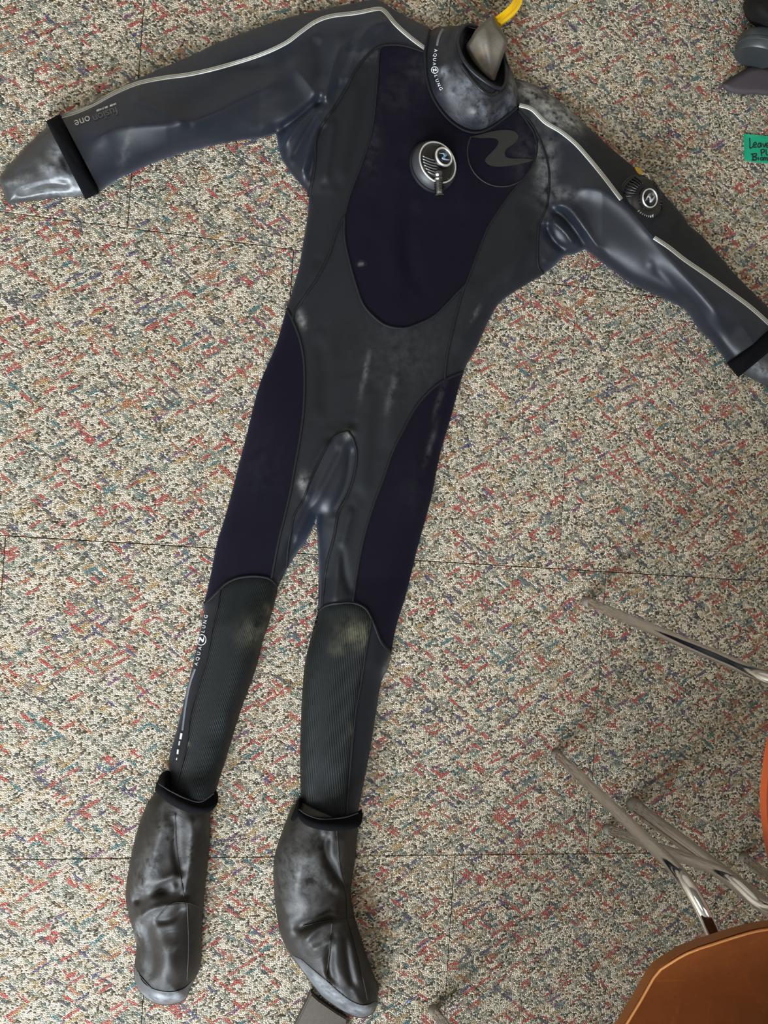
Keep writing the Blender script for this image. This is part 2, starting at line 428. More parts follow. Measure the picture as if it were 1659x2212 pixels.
    pal2 = [(0.0, INK), (0.22, RED), (0.60, SAGE), (0.74, TEAL), (0.82, NAVY), (0.90, RUST)]
    pal3 = [(0.0, SAGE), (0.35, INK), (0.55, OCH), (0.8, SAGE), (0.9, TEAL)]
    cur = base
    for rot, seed, sc, pal, am, st in ((0.66, 1.3, (30, 120, 1), pal3, 0.24, 0.5), (-0.52, 5.9, (30, 120, 1), pal3, 0.24, 0.5),
                                       (-0.52, 3.1, (32, 170, 1), pal1, 0.165, 0.94), (0.68, 8.2, (36, 170, 1), pal2, 0.155, 0.94)):
        col, fac = dashes(rot, seed, sc, pal, am)
        keep = math_n(nt, 'MULTIPLY', fac, math_n(nt, 'GREATER_THAN', sep.outputs[1], 0.22))
        shade = mix_col(nt, math_n(nt, 'MULTIPLY', sep.outputs[2], 0.5), col, mix_col(nt, 0.35, col, (0.8, 0.7, 0.6)))
        cur = mix_col(nt, math_n(nt, 'MULTIPLY', keep, st), cur, shade)
    # shade in the gaps between loops, painted in as a dark colour
    gap_shade = math_n(nt, 'SUBTRACT', 1.0, math_n(nt, 'MULTIPLY', yedge.outputs['Distance'], 9.0, True), True)
    cur = mix_col(nt, math_n(nt, 'MULTIPLY', gap_shade, 0.8), cur, (0.045, 0.04, 0.032))
    Lk(nt, cur, b.inputs['Base Color'])
    b.inputs['Roughness'].default_value = 0.95; b.inputs['Specular IOR Level'].default_value = 0.1
    hgt = math_n(nt, 'MULTIPLY', yedge.outputs['Distance'], 2.0)
    hgt = math_n(nt, 'ADD', hgt, math_n(nt, 'MULTIPLY', fine.outputs[0], 0.5))
    bump(nt, b, hgt, 0.8, 0.003)
    return m
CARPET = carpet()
UNDER = plain('dark_underlay', (0.02, 0.018, 0.015), 0.9)
WALLM = plain('beige_paint', (0.48, 0.43, 0.35), 0.8)
CEILM = plain('ceiling_tile', (0.24, 0.23, 0.21), 0.9)
FRAME = plain('window_frame_white', (0.7, 0.7, 0.7), 0.4)
X0, X1, Y0, Y1, ZC = -2.4, 2.8, -2.3, 2.6, 2.7
floor = struct(box('floor', X0, X1, Y0, Y1, -0.06, -0.006, UNDER)); floor['label'] = 'floor laid with square multicoloured heather carpet tiles'
struct(box('ceiling', X0, X1, Y0, Y1, ZC, ZC+0.05, CEILM))
struct(box('wall_left', X0-0.1, X0, Y0, Y1, -0.06, ZC, WALLM))
struct(box('wall_right', X1, X1+0.1, Y0, Y1, -0.06, ZC, WALLM))
struct(box('wall_back', X0-0.1, X1+0.1, Y1, Y1+0.1, -0.06, ZC, WALLM))
# wall with the window, behind the photographer
WX0, WX1, WZ0, WZ1 = -2.08, 0.08, 0.72, 2.28
bm = bmesh.new()
for a in ((X0-0.1, WX0, -0.06, ZC), (WX1, X1+0.1, -0.06, ZC), (WX0, WX1, -0.06, WZ0), (WX0, WX1, WZ1, ZC)):
    box_bm(bm, (a[0]+a[1])/2, Y0-0.05, (a[2]+a[3])/2, a[1]-a[0], 0.1, a[3]-a[2])
struct(bm_obj('wall_front', bm, WALLM))
wf = bmesh.new()
for a in ((WX0, WX1, WZ0, WZ0+0.05), (WX0, WX1, WZ1-0.05, WZ1), (WX0, WX0+0.05, WZ0+0.05, WZ1-0.05), (WX1-0.05, WX1, WZ0+0.05, WZ1-0.05), (-1.025, -0.975, WZ0+0.05, WZ1-0.05)):
    box_bm(wf, (a[0]+a[1])/2, Y0-0.03, (a[2]+a[3])/2, a[1]-a[0], 0.05, a[3]-a[2])
struct(bm_obj('window_1', wf, FRAME))
# two ceiling light fittings
for cx in (-0.9, 1.3):
    e = empty('ceiling_light', (cx, 0.3, ZC), 'rectangular ceiling light panel above the ' + ('left sleeve' if cx < 0 else 'orange-brown chair'), 'light', 'ceiling light panels')
    fb = bmesh.new()
    for (a, b_, c_, d_) in ((-0.62, 0.62, 0.3, 0.34), (-0.62, 0.62, -0.34, -0.3), (-0.62, -0.58, -0.3, 0.3), (0.58, 0.62, -0.3, 0.3)):
        box_bm(fb, cx+(a+b_)/2, 0.3+(c_+d_)/2, ZC-0.02, b_-a, d_-c_, 0.04)
    bm_obj('frame', fb, FRAME, e)
    box('diffuser', cx-0.58, cx+0.58, 0.0, 0.6, ZC-0.028, ZC-0.002, CEILM, e)

# carpet tiles: half a metre square, rows staggered
TH = -0.06967412; TS = 0.5; U0, V0 = -0.42726703, -0.87976769; GAP = 0.0006
tc, tsn = math.cos(TH), math.sin(TH)
def uv_of(p): return ((tc*p[0] + tsn*p[1])/TS - U0, -(-tsn*p[0] + tc*p[1])/TS - V0)
def xy_of(u, v):
    a = (u + U0)*TS; b = -(v + V0)*TS
    return (tc*a - tsn*b, tsn*a + tc*b)
offs = {-1: 0.0, 0: uv_of(P1(612, 860))[0] % 1, 1: -0.292, 2: 0.22, -2: 0.5, -3: 0.2, -4: 0.7, 3: 0.6, 4: 0.1, 5: 0.4}
tb = bmesh.new(); hs = TS/2 - GAP
box_bm(tb, 0, 0, -0.003, 2*hs, 2*hs, 0.006)
bmesh.ops.bevel(tb, geom=[e for e in tb.edges if all(v.co.z > -0.001 for v in e.verts)], offset=0.0008, segments=1, affect='EDGES')
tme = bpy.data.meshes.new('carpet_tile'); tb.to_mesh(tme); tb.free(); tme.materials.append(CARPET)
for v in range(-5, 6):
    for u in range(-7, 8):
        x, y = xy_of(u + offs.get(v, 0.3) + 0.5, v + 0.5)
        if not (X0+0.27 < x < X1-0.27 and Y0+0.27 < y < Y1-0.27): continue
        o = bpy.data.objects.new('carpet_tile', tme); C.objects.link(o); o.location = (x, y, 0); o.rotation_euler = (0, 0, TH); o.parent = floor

# ------------------------------------------------------------------ the suit: outlines in pixels
SLV_L_TOP = [(128, 252), (165, 240), (203, 221), (245, 197), (295, 171), (359, 143), (422, 116), (464, 95), (549, 62), (633, 35), (700, 20), (746, 10), (800, 0), (822, 2), (855, 23), (898, 46), (927, 61)]
SLV_L_BOT = [(217, 414), (253, 388), (295, 369), (338, 350), (401, 329), (464, 314), (527, 302), (570, 297), (596, 288)]
PIT_L = [(596, 288), (603, 325), (612, 350), (633, 380), (658, 409), (667, 426)]
FLANK_L = [(667, 426), (665, 464), (652, 540), (647, 572), (632, 627), (619, 666)]
THI_L = [(619, 666), (596, 746), (560, 833), (530, 950), (491, 1100), (469, 1172), (458, 1227), (446, 1284), (440, 1304)]
CALF_L = [(440, 1304), (440, 1324), (431, 1371), (419, 1425), (397, 1516), (379, 1588), (366, 1635), (364, 1690), (354, 1736)]
IN_L = [(685, 1114), (668, 1158), (647, 1187), (621, 1227), (600, 1268)]
INC_L = [(600, 1268), (596, 1292), (581, 1346), (567, 1389), (553, 1444), (527, 1516), (509, 1570), (487, 1643), (469, 1700), (460, 1742)]
IN_R = [(685, 1114), (683, 1135), (686, 1170), (688, 1227), (687, 1320)]
INC_R = [(687, 1320), (672, 1375), (657, 1444), (650, 1552), (648, 1643), (650, 1735), (650, 1782)]
SHO_R = [(1113, 169), (1151, 181), (1193, 207), (1227, 233), (1260, 264), (1307, 308), (1362, 355), (1417, 400), (1446, 433), (1472, 462), (1490, 488), (1520, 513), (1564, 565), (1600, 605), (1659, 664), (1692, 697)]
SLV_R_BOT = [(1571, 785), (1542, 745), (1509, 712), (1487, 678), (1465, 660), (1417, 638), (1362, 612), (1307, 572), (1278, 550), (1263, 539)]
PIT_R = [(1263, 539), (1237, 550), (1222, 552), (1196, 576), (1175, 592)]
FLANK_R = [(1175, 592), (1123, 623), (1095, 641), (1073, 662), (1050, 704), (1030, 750), (1007, 789), (1001, 806)]
THI_R = [(1001, 806), (990, 840), (972, 909), (954, 967), (943, 1017), (929, 1086), (900, 1190), (878, 1281), (856, 1353), (845, 1409)]
CALF_R = [(845, 1409), (838, 1444), (824, 1473), (813, 1534), (802, 1606), (788, 1679), (776, 1740), (771, 1786)]
sm = lambda l: smooth(l, 6.0)
SIL = [smooth(l, 10.0) for l in (SLV_L_TOP, SLV_L_BOT, PIT_L, FLANK_L + THI_L[1:], CALF_L, IN_L + INC_L[1:], IN_R + INC_R[1:], SHO_R, SLV_R_BOT, PIT_R, FLANK_R + THI_R[1:], CALF_R)]
NECK = [(927, 61), (960, 85), (1030, 120), (1085, 145), (1113, 169)]
# seams
ARM_L = [(919, 112), (872, 98), (828, 98), (800, 114), (771, 148), (750, 186), (727, 224), (700, 265), (684, 300), (679, 360), (667, 426)]
CHE_L = [(826, 99), (819, 115), (815, 177), (805, 274), (784, 346), (758, 414), (744, 466)]
CHE_B = [(744, 466), (744, 510), (752, 554), (766, 605), (784, 656), (810, 686), (835, 703), (867, 709), (893, 704), (940, 681), (987, 634), (1008, 612)]
CHE_R = [(1008, 612), (1027, 561), (1045, 514), (1058, 485), (1100, 422), (1142, 371), (1159, 329), (1155, 291), (1138, 262), (1121, 238)]
SIDE_L = [(744, 466), (726, 503), (712, 547), (687, 598), (658, 641), (636, 672), (632, 690)]
ARM_R = [(1121, 238), (1150, 270), (1172, 315), (1186, 371), (1182, 443), (1165, 487), (1162, 546), (1164, 576), (1175, 592)]
SIDE_R = [(1008, 612), (1000, 628), (987, 674), (976, 721), (965, 775), (961, 821)]
THS_R = [(1001, 803), (961, 821), (929, 844), (896, 883), (871, 930), (849, 974), (828, 1035), (808, 1088), (788, 1154), (773, 1227), (762, 1302)]
KNE_R = [(687, 1320), (704, 1308), (733, 1303), (762, 1302), (788, 1313), (804, 1338), (824, 1386), (845, 1409)]
THS_L = [(619, 666), (632, 692), (647, 731), (656, 775), (658, 826), (656, 883), (649, 941), (638, 1003), (627, 1064), (614, 1120), (603, 1165), (587, 1250)]
KNE_L = [(600, 1268), (587, 1253), (567, 1246), (538, 1245), (509, 1250), (487, 1261), (473, 1274), (455, 1292), (440, 1304)]
GUS_L = [(621, 1226), (622, 1198), (634, 1120), (655, 1080), (672, 1035), (683, 1012), (701, 974), (723, 943), (752, 930)]
GUS_R = [(752, 930), (763, 949), (770, 985), (763, 1032), (748, 1075), (731, 1105), (721, 1160), (704, 1227), (694, 1313)]
PADE_L = [(475, 1273), (469, 1313), (459, 1350), (448, 1411), (430, 1469), (411, 1541), (403, 1606), (390, 1661), (379, 1700), (368, 1738)]
PADE_R = [(803, 1336), (800, 1360), (791, 1407), (780, 1480), (770, 1534), (764, 1588), (759, 1643), (751, 1745), (748, 1786)]
STR_L = [(131, 250), (165, 240), (203, 223), (245, 200), (295, 179), (350, 167), (414, 158), (485, 141), (561, 117), (616, 92), (650, 67), (682, 45), (716, 33), (771, 26), (812, 18), (830, 22), (855, 51), (885, 78), (919, 104)]
STR_R1 = [(1122, 227), (1149, 236), (1178, 264), (1211, 284), (1244, 311), (1277, 348), (1307, 385), (1329, 414), (1342, 431)]
STR_R2 = [(1413, 513), (1446, 535), (1479, 561), (1527, 594), (1582, 634), (1622, 664), (1659, 697), (1668, 706)]

def hm_body(p):
    x, y = p[:, 0], p[:, 1]
    h = np.full(len(p), 0.030)
    h = h + 0.006*np.clip((y - 800)/250, 0, 1)
    h = h + 0.024*np.clip((560 - x)/200, 0, 1)*(y < 600) + 0.026*np.clip((x - 1180)/120, 0, 1)
    h = h + 0.012*np.clip((y - 1250)/100, 0, 1)
    return h
def W_body(p):
    x, y = p[:, 0], p[:, 1]
    w = np.full(len(p), 60.0)
    w = w + 6*np.clip((y - 1150)/150, 0, 1)
    w = w + 32*np.clip((560 - x)/200, 0, 1)*(y < 600) + 26*np.clip((x - 1180)/120, 0, 1)
    return w
F_ = lambda pts, w, a, s=0: (smooth(pts, 10.0), w, a, s)
FOLDS = [
    # left sleeve: crest with a raised facet towards the elbow
    F_([(170, 330), (250, 276), (390, 268), (450, 250), (528, 211), (580, 186), (625, 135)], 34, 0.016, 1),
    F_([(275, 208), (345, 236), (410, 272)], 12, 0.006, 1),
    F_([(612, 120), (655, 165), (700, 225)], 18, 0.011, 1),
    F_([(460, 150), (560, 150), (610, 120)], 26, -0.008),
    F_([(585, 296), (640, 258), (705, 205)], 11, -0.012),
    
    F_([(690, 222), (650, 264), (604, 326)], 9, 0.008, 1), F_([(698, 230), (665, 284), (628, 350)], 9, -0.006),
    F_([(698, 246), (674, 304), (648, 385)], 9, 0.007, 1), F_([(700, 262), (684, 315), (666, 395)], 8, -0.006),
    F_([(745, 80), (718, 150), (700, 235)], 13, 0.008, 1), F_([(772, 80), (740, 160), (712, 245)], 12, -0.006),
    F_([(860, 40), (800, 60), (768, 110), (735, 190)], 14, 0.008, 1), F_([(680, 70), (690, 130), (698, 195)], 16, -0.008),
    # flank and chest
    F_([(722, 250), (712, 330), (700, 400)], 10, 0.006, 1), F_([(775, 170), (752, 290), (728, 400)], 16, 0.005),
    F_([(898, 330), (860, 380), (850, 520), (880, 640)], 26, 0.004), F_([(905, 430), (880, 520), (895, 640)], 20, -0.006),
    F_([(960, 300), (900, 285), (870, 350)], 22, 0.006), F_([(1000, 320), (1010, 380), (990, 470)], 22, 0.004),
    F_([(820, 320), (790, 420), (800, 520)], 26, 0.003),
    # right sleeve
    F_([(1195, 420), (1280, 405), (1345, 440), (1415, 515), (1500, 618), (1590, 720)], 36, 0.020, 1),
    F_([(1180, 452), (1215, 468), (1245, 505), (1268, 545)], 11, -0.010), F_([(1185, 470), (1220, 500), (1248, 540)], 8, 0.010, 1),
    F_([(1175, 480), (1195, 520), (1228, 548)], 8, -0.010), F_([(1185, 440), (1225, 445), (1262, 490), (1300, 555)], 12, 0.010, 1),
    F_([(1168, 560), (1195, 566), (1222, 549)], 7, 0.006, 1), F_([(1405, 570), (1450, 615), (1480, 672)], 12, -0.003),
    F_([(1435, 480), (1450, 490), (1475, 468)], 8, -0.007), F_([(1400, 490), (1450, 455), (1465, 450)], 10, 0.006, 1),
    F_([(1150, 500), (1120, 560), (1095, 630)], 12, 0.005), F_([(1130, 440), (1110, 540), (1040, 680)], 20, 0.004),
    # hips and thighs
    F_([(765, 915), (718, 1005), (680, 1080), (630, 1180)], 13, 0.008, 1), F_([(735, 960), (690, 1050), (635, 1165)], 8, -0.005),
    F_([(758, 960), (750, 1040), (715, 1120)], 10, -0.006), F_([(715, 945), (680, 1000), (655, 1080)], 10, 0.006, 1),
    F_([(762, 1090), (735, 1200), (720, 1310)], 10, 0.006, 1), F_([(705, 1235), (698, 1290)], 7, -0.005),
    F_([(800, 820), (790, 950), (778, 1080)], 18, 0.004), F_([(690, 720), (700, 800), (690, 900)], 18, -0.003), F_([(840, 780), (850, 880), (830, 980)], 22, 0.003),
    F_([(735, 1170), (745, 1240), (760, 1290)], 8, -0.005), F_([(640, 1150), (625, 1190), (612, 1230)], 6, -0.006),
    F_([(560, 1280), (520, 1420), (470, 1600)], 30, 0.004), F_([(740, 1330), (715, 1480), (700, 1700)], 30, 0.004),
    F_([(1030, 590), (1015, 680), (990, 780)], 22, 0.004), F_([(690, 560), (660, 620), (640, 660)], 14, 0.004),
]
BODY = Field(SIL, hm_body, W_body, FOLDS, 0.003, blobs=[(937, 352, 80, 0.010)])

suit = empty('drysuit', (float(P1(820, 700)[0]), float(P1(820, 700)[1]), 0), 'black and slate full-length drysuit with attached socks spread out on the carpet', 'drysuit')
DUST = [(1185, 230, 60, 24, 0.75, 1.0), (1228, 252, 34, 20, 0.7, 1.3), (1150, 200, 34, 16, 0.4, 1.1), (1150, 300, 50, 16, 1.2, 0.45), (1180, 360, 20, 60, 0.1, 0.35), (1200, 420, 40, 14, 0, 0.3),
        (652, 690, 8, 18, -0.3, 0.4), (790, 800, 5, 50, 0.2, 0.22), (655, 1040, 10, 16, 0, 0.5), (753, 938, 9, 9, 0, 0.6), (845, 850, 7, 50, 0.2, 0.18), (870, 760, 90, 90, 0, 0.035),
        (272, 320, 8, 40, 0.3, 0.14), (800, 120, 40, 12, 0, 0.10), (1026, 680, 4, 20, 0.5, 0.3), (930, 990, 6, 30, 0.1, 0.14), (780, 570, 5, 3, 0, 0.5), (950, 860, 5, 40, 0.3, 0.1)]
PDUST = [(555, 1370, 36, 30, 0, 0.55), (575, 1320, 16, 12, 0, 0.7), (770, 1370, 38, 28, 0.3, 0.75), (735, 1400, 22, 16, 0, 0.45), (760, 1580, 8, 26, 0, 0.35), (780, 1380, 16, 8, 0.6, 0.9), (405, 1608, 5, 5, 0, 0.9)]
def loop(*parts):
    out = []
    for p in parts:
        q = smooth(p[0], 6.0); q = q[::-1] if len(p) > 1 and p[1] else q
        if out and np.linalg.norm(out[-1] - q[0]) < 1.5: q = q[1:]
        out += list(q)
    if np.linalg.norm(out[-1] - out[0]) < 1.5: out = out[:-1]
    return np.array(out)
R = True
# sleeves split along the grey stripe
UP_R = STR_R1 + [(1370, 462)] + STR_R2[0:-1] + [(1662, 700), (1674, 710)]
panel('sleeve_panel', loop((SLV_L_TOP,), ([(927, 61), (919, 104)],), (STR_L, R)), BODY, SLEEK, suit, dust_glare=DUST)
panel('sleeve_panel', loop((STR_L,), ([(919, 104), (919, 112)],), (ARM_L,), (PIT_L, R), (SLV_L_BOT, R), ([(217, 414), (131, 250)],)), BODY, SLEEK, suit, step=4.0, dust_glare=DUST)
panel('sleeve_panel', loop(([(1121, 238), (1113, 169)],), (SHO_R,), ([(1692, 697), (1674, 710)],), (UP_R, R)), BODY, SLATE, suit, dust_glare=DUST)
panel('sleeve_panel', loop((UP_R,), ([(1674, 710), (1571, 785)],), (SLV_R_BOT,), (PIT_R,), (ARM_R, R)), BODY, SLEEK, suit, step=4.0, dust_glare=DUST)
panel('chest_panel', loop((CHE_L,), (CHE_B,), (CHE_R,), ([(1121, 238), (1060, 235), (990, 200), (955, 150), (919, 112)],), ([(919, 112), (872, 98), (826, 99)],)), BODY, MATTE, suit, off=0.0005, dust_glare=[(800+a, b, c, d, 0, 0.045) for a, b, c, d in ((130, 150, 60, 40), (0, 300, 20, 80), (330, 330, 30, 60))] + [(780, 570, 5, 3, 0, 0.5), (860, 200, 50, 50, 0, 0.02)])
panel('side_panel', loop((ARM_L[2:],), (FLANK_L,), ([(619, 666), (632, 690)],), (SIDE_L, R), (CHE_L, R)), BODY, SLATE, suit, dust_glare=DUST)
panel('side_panel', loop((CHE_R,), (ARM_R,), (FLANK_R,), ([(1001, 806), (961, 821)],), (SIDE_R, R)), BODY, SLATE, suit, dust_glare=DUST)
fpan = panel('front_panel', loop((SIDE_L,), (THS_L[1:],), ([(587, 1250), (600, 1268)],), ([(600, 1268), (621, 1226)],), (GUS_L,), (GUS_R,), ([(694, 1313), (733, 1303), (762, 1302)],), (THS_R[1:], R), (SIDE_R, R), (CHE_B, R)), BODY, SLATE, suit, dust_glare=DUST)
_v = np.zeros(len(fpan.data.vertices)*3); fpan.data.vertices.foreach_get('co', _v)
_uv = {}
for lp, u in zip(fpan.data.loops, fpan.data.uv_layers['px'].data): _uv[lp.vertex_index] = (u.uv[0]*100, u.uv[1]*100)
add_dust(fpan.data, np.array([_uv.get(i, (0, 0)) for i in range(len(fpan.data.vertices))]), [(720, 760, 30, 55, 0.2, 1.0), (700, 830, 16, 55, 0.15, 1.0), (765, 735, 28, 40, 0.3, 0.9), (735, 925, 26, 14, 0, 0.8)], 'stain')
panel('gusset_panel', loop((GUS_L,), (GUS_R,), ([(694, 1313), (687, 1320)],), (IN_R, R), (IN_L[:4],)), BODY, SLEEK, suit, dust_glare=DUST)
panel('thigh_panel', loop((THI_L,), (KNE_L[1:], R), (THS_L, R)), BODY, MATTE, suit, off=0.0004, dust_glare=[(560, 1000, 60, 90, 0, 0.012)])
panel('thigh_panel', loop((THI_R,), (KNE_R[3:], R), (THS_R, R)), BODY, MATTE, suit, off=0.0004, dust_glare=[(950, 860, 5, 40, 0.3, 0.1), (930, 960, 5, 40, 0.3, 0.14), (890, 1060, 40, 60, 0, 0.012)])
panel('calf_panel', loop((KNE_L[6:],), (CALF_L,), ([(354, 1736), (368, 1738)],), (PADE_L, R)), BODY, SLATE, suit)
panel('calf_panel', loop((KNE_R[5:],), (CALF_R,), ([(771, 1786), (748, 1786)],), (PADE_R, R)), BODY, SLATE, suit, dust_glare=[(838, 1440, 8, 24, 0.3, 0.5)])
panel('knee_pad', loop((KNE_L[:7],), (PADE_L,), ([(368, 1738), (460, 1742)],), (INC_L, R)), BODY, PAD_L, suit, off=0.003, taper=14, dust_glare=PDUST)
panel('knee_pad', loop((KNE_R[:6],), (PADE_R,), ([(748, 1786), (650, 1782)],), (INC_R, R)), BODY, PAD_R, suit, off=0.003, taper=14, dust_glare=PDUST)
# back of the suit, flat on the carpet
outline = loop((SLV_L_TOP,), (NECK,), (SHO_R,), ([(1692, 697), (1571, 785)],), (SLV_R_BOT,), (PIT_R,), (FLANK_R,), (THI_R,), (CALF_R,), ([(771, 1786), (650, 1782)],), (INC_R, R), (IN_R, R), (IN_L,), (INC_L,), ([(460, 1742), (354, 1736)],), (CALF_L, R), (THI_L, R), (FLANK_L, R), (PIT_L, R), (SLV_L_BOT, R), ([(217, 414), (128, 252)],))
panel('back_panel', outline, BODY, SLEEK, suit, step=40, zfun=lambda p: np.full(len(p), 0.002))

# flat-lock seams and stripes
for ln, wd in ((ARM_L, 6), (CHE_L, 5), (CHE_B, 6), (CHE_R, 5), (SIDE_L, 6), (ARM_R, 5), (SIDE_R, 6), (THS_R, 6), (KNE_R, 6), (THS_L, 6), (KNE_L, 6), (GUS_L, 5), (GUS_R, 6), (PADE_L, 5), (PADE_R, 5)):
    ribbon('seam', ln, wd, BODY, SEAM, suit, off=0.0014, hgt=0.0016, stitch=0.35, step=2.6)
STR_LO = [(x, y + 1.5) for x, y in STR_L]
ribbon('stripe', STR_LO, 9, BODY, REFL, suit, off=0.0010, hgt=0.0006, step=4)
ribbon('stripe', STR_R1, 9, BODY, REFL, suit, off=0.0010, hgt=0.0006, step=4)
ribbon('stripe', STR_R2, 9, BODY, REFL, suit, off=0.0010, hgt=0.0006, step=4)
for ln in (STR_LO, STR_R1, STR_R2):     # stitch rows on the tape
    L = smooth(ln, 4.0); t = np.gradient(L, axis=0); t /= np.linalg.norm(t, axis=1)[:, None]; nn = np.stack([-t[:, 1], t[:, 0]], 1)
    for s_ in (-1.8, 1.8): ribbon('stripe_stitching', L + nn*s_, 1.0, BODY, EMB, suit, off=0.0017, hgt=0.0003, smoothit=False)

# ------------------------------------------------------------------ cuffs and wrist seals
def cross_band(name, a, b, wid, hgt, mat, parent, bulge=1.0, z0=0.004, curve=0.0):
    """velvet band wrapped over the end of a limb: an arched half-tube from a to b (pixels)"""
    a, b = np.array(a, float), np.array(b, float); t = (b - a) / np.linalg.norm(b - a); nn = np.array([-t[1], t[0]])
    ns, nk = 30, 11; V = []; 
    for i in range(ns + 1):
        s = i / ns; th = math.pi * s
        arch = hgt * math.sin(th)**0.5 if 0 < s < 1 else 0.0
        c = a + (b - a) * (0.5 - 0.5*math.cos(th)*1.0) + nn * curve * math.sin(th)
        for k in range(nk):
            u = k / (nk - 1) * 2 - 1
            lift = math.sqrt(max(0, 1 - abs(u)**3.5))
            z = max(0.0015, z0 + arch * (0.55 + 0.45 * lift) + 0.0005 * math.sin(i * 7.1 + k))
            V.append(PX([c + nn * u * wid / 2], z)[0])
    F = []
    for i in range(ns):
        for k in range(nk - 1): F.append((i*nk+k, i*nk+k+1, (i+1)*nk+k+1, (i+1)*nk+k))
    F = upfaces(V, F); return link(name, mesh(name, V, F), mat, parent)
cross_band('cuff', (114, 254), (200, 424), 34, 0.060, VELVET, suit)
cross_band('cuff', (1582, 800), (1702, 701), 40, 0.064, VELVET, suit)
SE1 = [(99, 276), (60, 312), (25, 350), (0, 381), (2, 405), (17, 441)]; SE2 = [(17, 441), (60, 436), (120, 428), (190, 424)]
sealL = Field([sm(SE1), sm(SE2)], 0.026, 55, [F_([(60, 340), (110, 360), (170, 395)], 14, 0.004), F_([(30, 420), (100, 400), (160, 400)], 10, -0.004), F_([(20, 390), (80, 350), (120, 300)], 10, -0.003), F_([(120, 330), (140, 380)], 8, 0.004, 1)])
LDUST = [(120, 330, 14, 22, 0.4, 0.8), (110, 365, 26, 18, 0.3, 0.5), (40, 390, 30, 7, -0.4, 0.8), (120, 415, 70, 9, 0, 0.75), (150, 380, 12, 30, -0.5, 0.5), (170, 400, 8, 24, -0.4, 0.7)]
panel('wrist_seal', loop((SE1,), (SE2,), ([(190, 424), (205, 410), (125, 262), (99, 276)],)), sealL, LATEX, suit, step=5, dust_glare=LDUST, closed=True)
SE3 = [(1594, 802), (1630, 822), (1659, 836), (1710, 860), (1748, 866)]; SE4 = [(1748, 866), (1776, 836), (1782, 812), (1750, 770), (1704, 712)]
sealR = Field([sm(SE3), sm(SE4)], 0.026, 55, [F_([(1640, 800), (1690, 820), (1740, 830)], 14, 0.004)])
panel('wrist_seal', loop((SE3,), (SE4,), ([(1704, 712), (1685, 715), (1585, 790), (1594, 802)],)), sealR, LATEX, suit, step=5, dust_glare=[(1650, 800, 40, 12, 0.5, 0.8), (1700, 830, 30, 10, 0.4, 0.6)], closed=True)

# ------------------------------------------------------------------ socks
LS = [(345, 1700), (336, 1712), (317, 1738), (294, 1802), (279, 1871), (271, 1933), (279, 1980), (294, 2041), (290, 2084), (290, 2115), (302, 2142), (329, 2165), (356, 2172), (387, 2167), (403, 2156), (411, 2134), (429, 2099), (435, 2064), (437, 1987), (444, 1910), (452, 1833), (455, 1756)]
RS = [(648, 1730), (630, 1746), (610, 1794), (595, 1841), (590, 1887), (595, 1956), (606, 2018), (626, 2060), (657, 2103), (691, 2149), (726, 2176), (761, 2195), (784, 2199), (807, 2188), (815, 2161), (815, 2126), (799, 2084), (780, 2026), (768, 1987), (759, 1941), (759, 1910), (768, 1852), (773, 1788)]
fl = [F_([(360, 1745), (330, 1850), (300, 1950)], 22, 0.012, 1), F_([(275, 1960), (320, 1928), (375, 1915)], 13, -0.016), F_([(300, 1945), (350, 1905), (400, 1880)], 12, 0.010, 1),
      F_([(415, 1760), (412, 1850), (398, 1940)], 9, 0.007, 1), F_([(375, 1760), (378, 1830), (390, 1900)], 8, -0.006), F_([(285, 1990), (340, 1960), (420, 1950)], 8, 0.007, 1),
      F_([(310, 1980), (330, 2060), (325, 2130)], 14, -0.006), F_([(330, 1990), (370, 1985), (400, 1950)], 8, -0.006), F_([(360, 2010), (365, 2080), (370, 2130)], 22, 0.008),
      F_([(300, 1990), (302, 2030)], 7, 0.008, 1)]
sockL = Field([sm(LS)], 0.058, 70, fl)
fr = [F_([(690, 1800), (650, 1880), (630, 1970)], 30, 0.014, 1), F_([(702, 1800), (704, 1850), (728, 1895), (755, 1930)], 9, -0.014), F_([(735, 1800), (735, 1880), (750, 1930)], 9, 0.006, 1),
      F_([(625, 2015), (680, 1985), (730, 1965)], 13, -0.013), F_([(650, 2045), (690, 2005), (750, 1985)], 10, 0.008, 1), F_([(660, 2060), (700, 2040), (720, 2020)], 11, 0.010, 1),
      F_([(715, 2030), (712, 2090), (720, 2130)], 9, -0.008), F_([(760, 2000), (775, 2080), (790, 2150)], 20, 0.008), F_([(690, 2090), (720, 2130), (760, 2160)], 10, 0.006, 1), F_([(745, 2010), (752, 2080), (765, 2140)], 8, -0.005)]
sockR = Field([sm(RS)], 0.060, 72, fr)
DL = [(375, 1795, 30, 30, 0, 0.5), (350, 1780, 10, 40, 0.1, 0.55), (410, 1840, 6, 50, 0.1, 0.8), (320, 1880, 22, 60, 0.3, 0.55), (298, 2010, 8, 26, 0.1, 0.8), (365, 2050, 18, 8, 0, 0.4), (310, 2090, 10, 30, 0, 0.3), (420, 1780, 18, 14, 0, 0.3)]
DR = [(655, 1880, 44, 60, 0.2, 0.62), (650, 1960, 34, 30, 0, 0.4), (690, 1830, 12, 30, 0, 0.6), (715, 1915, 30, 8, 0.6, 0.6), (700, 2035, 20, 12, -0.7, 0.8), (735, 1850, 8, 40, 0, 0.3), (730, 2145, 20, 10, 0.7, 0.7)]  # wide left patch is a window reflection painted pale
def sock(rs, fld, dust_glare, solecut, names):
    poly = loop((rs,),)
    o = panel('sock', poly, fld, SOCK, suit, step=5, dust_glare=dust_glare, closed=True)
    return o
sock(LS, sockL, DL, None, None); sock(RS, sockR, DR, None, None)
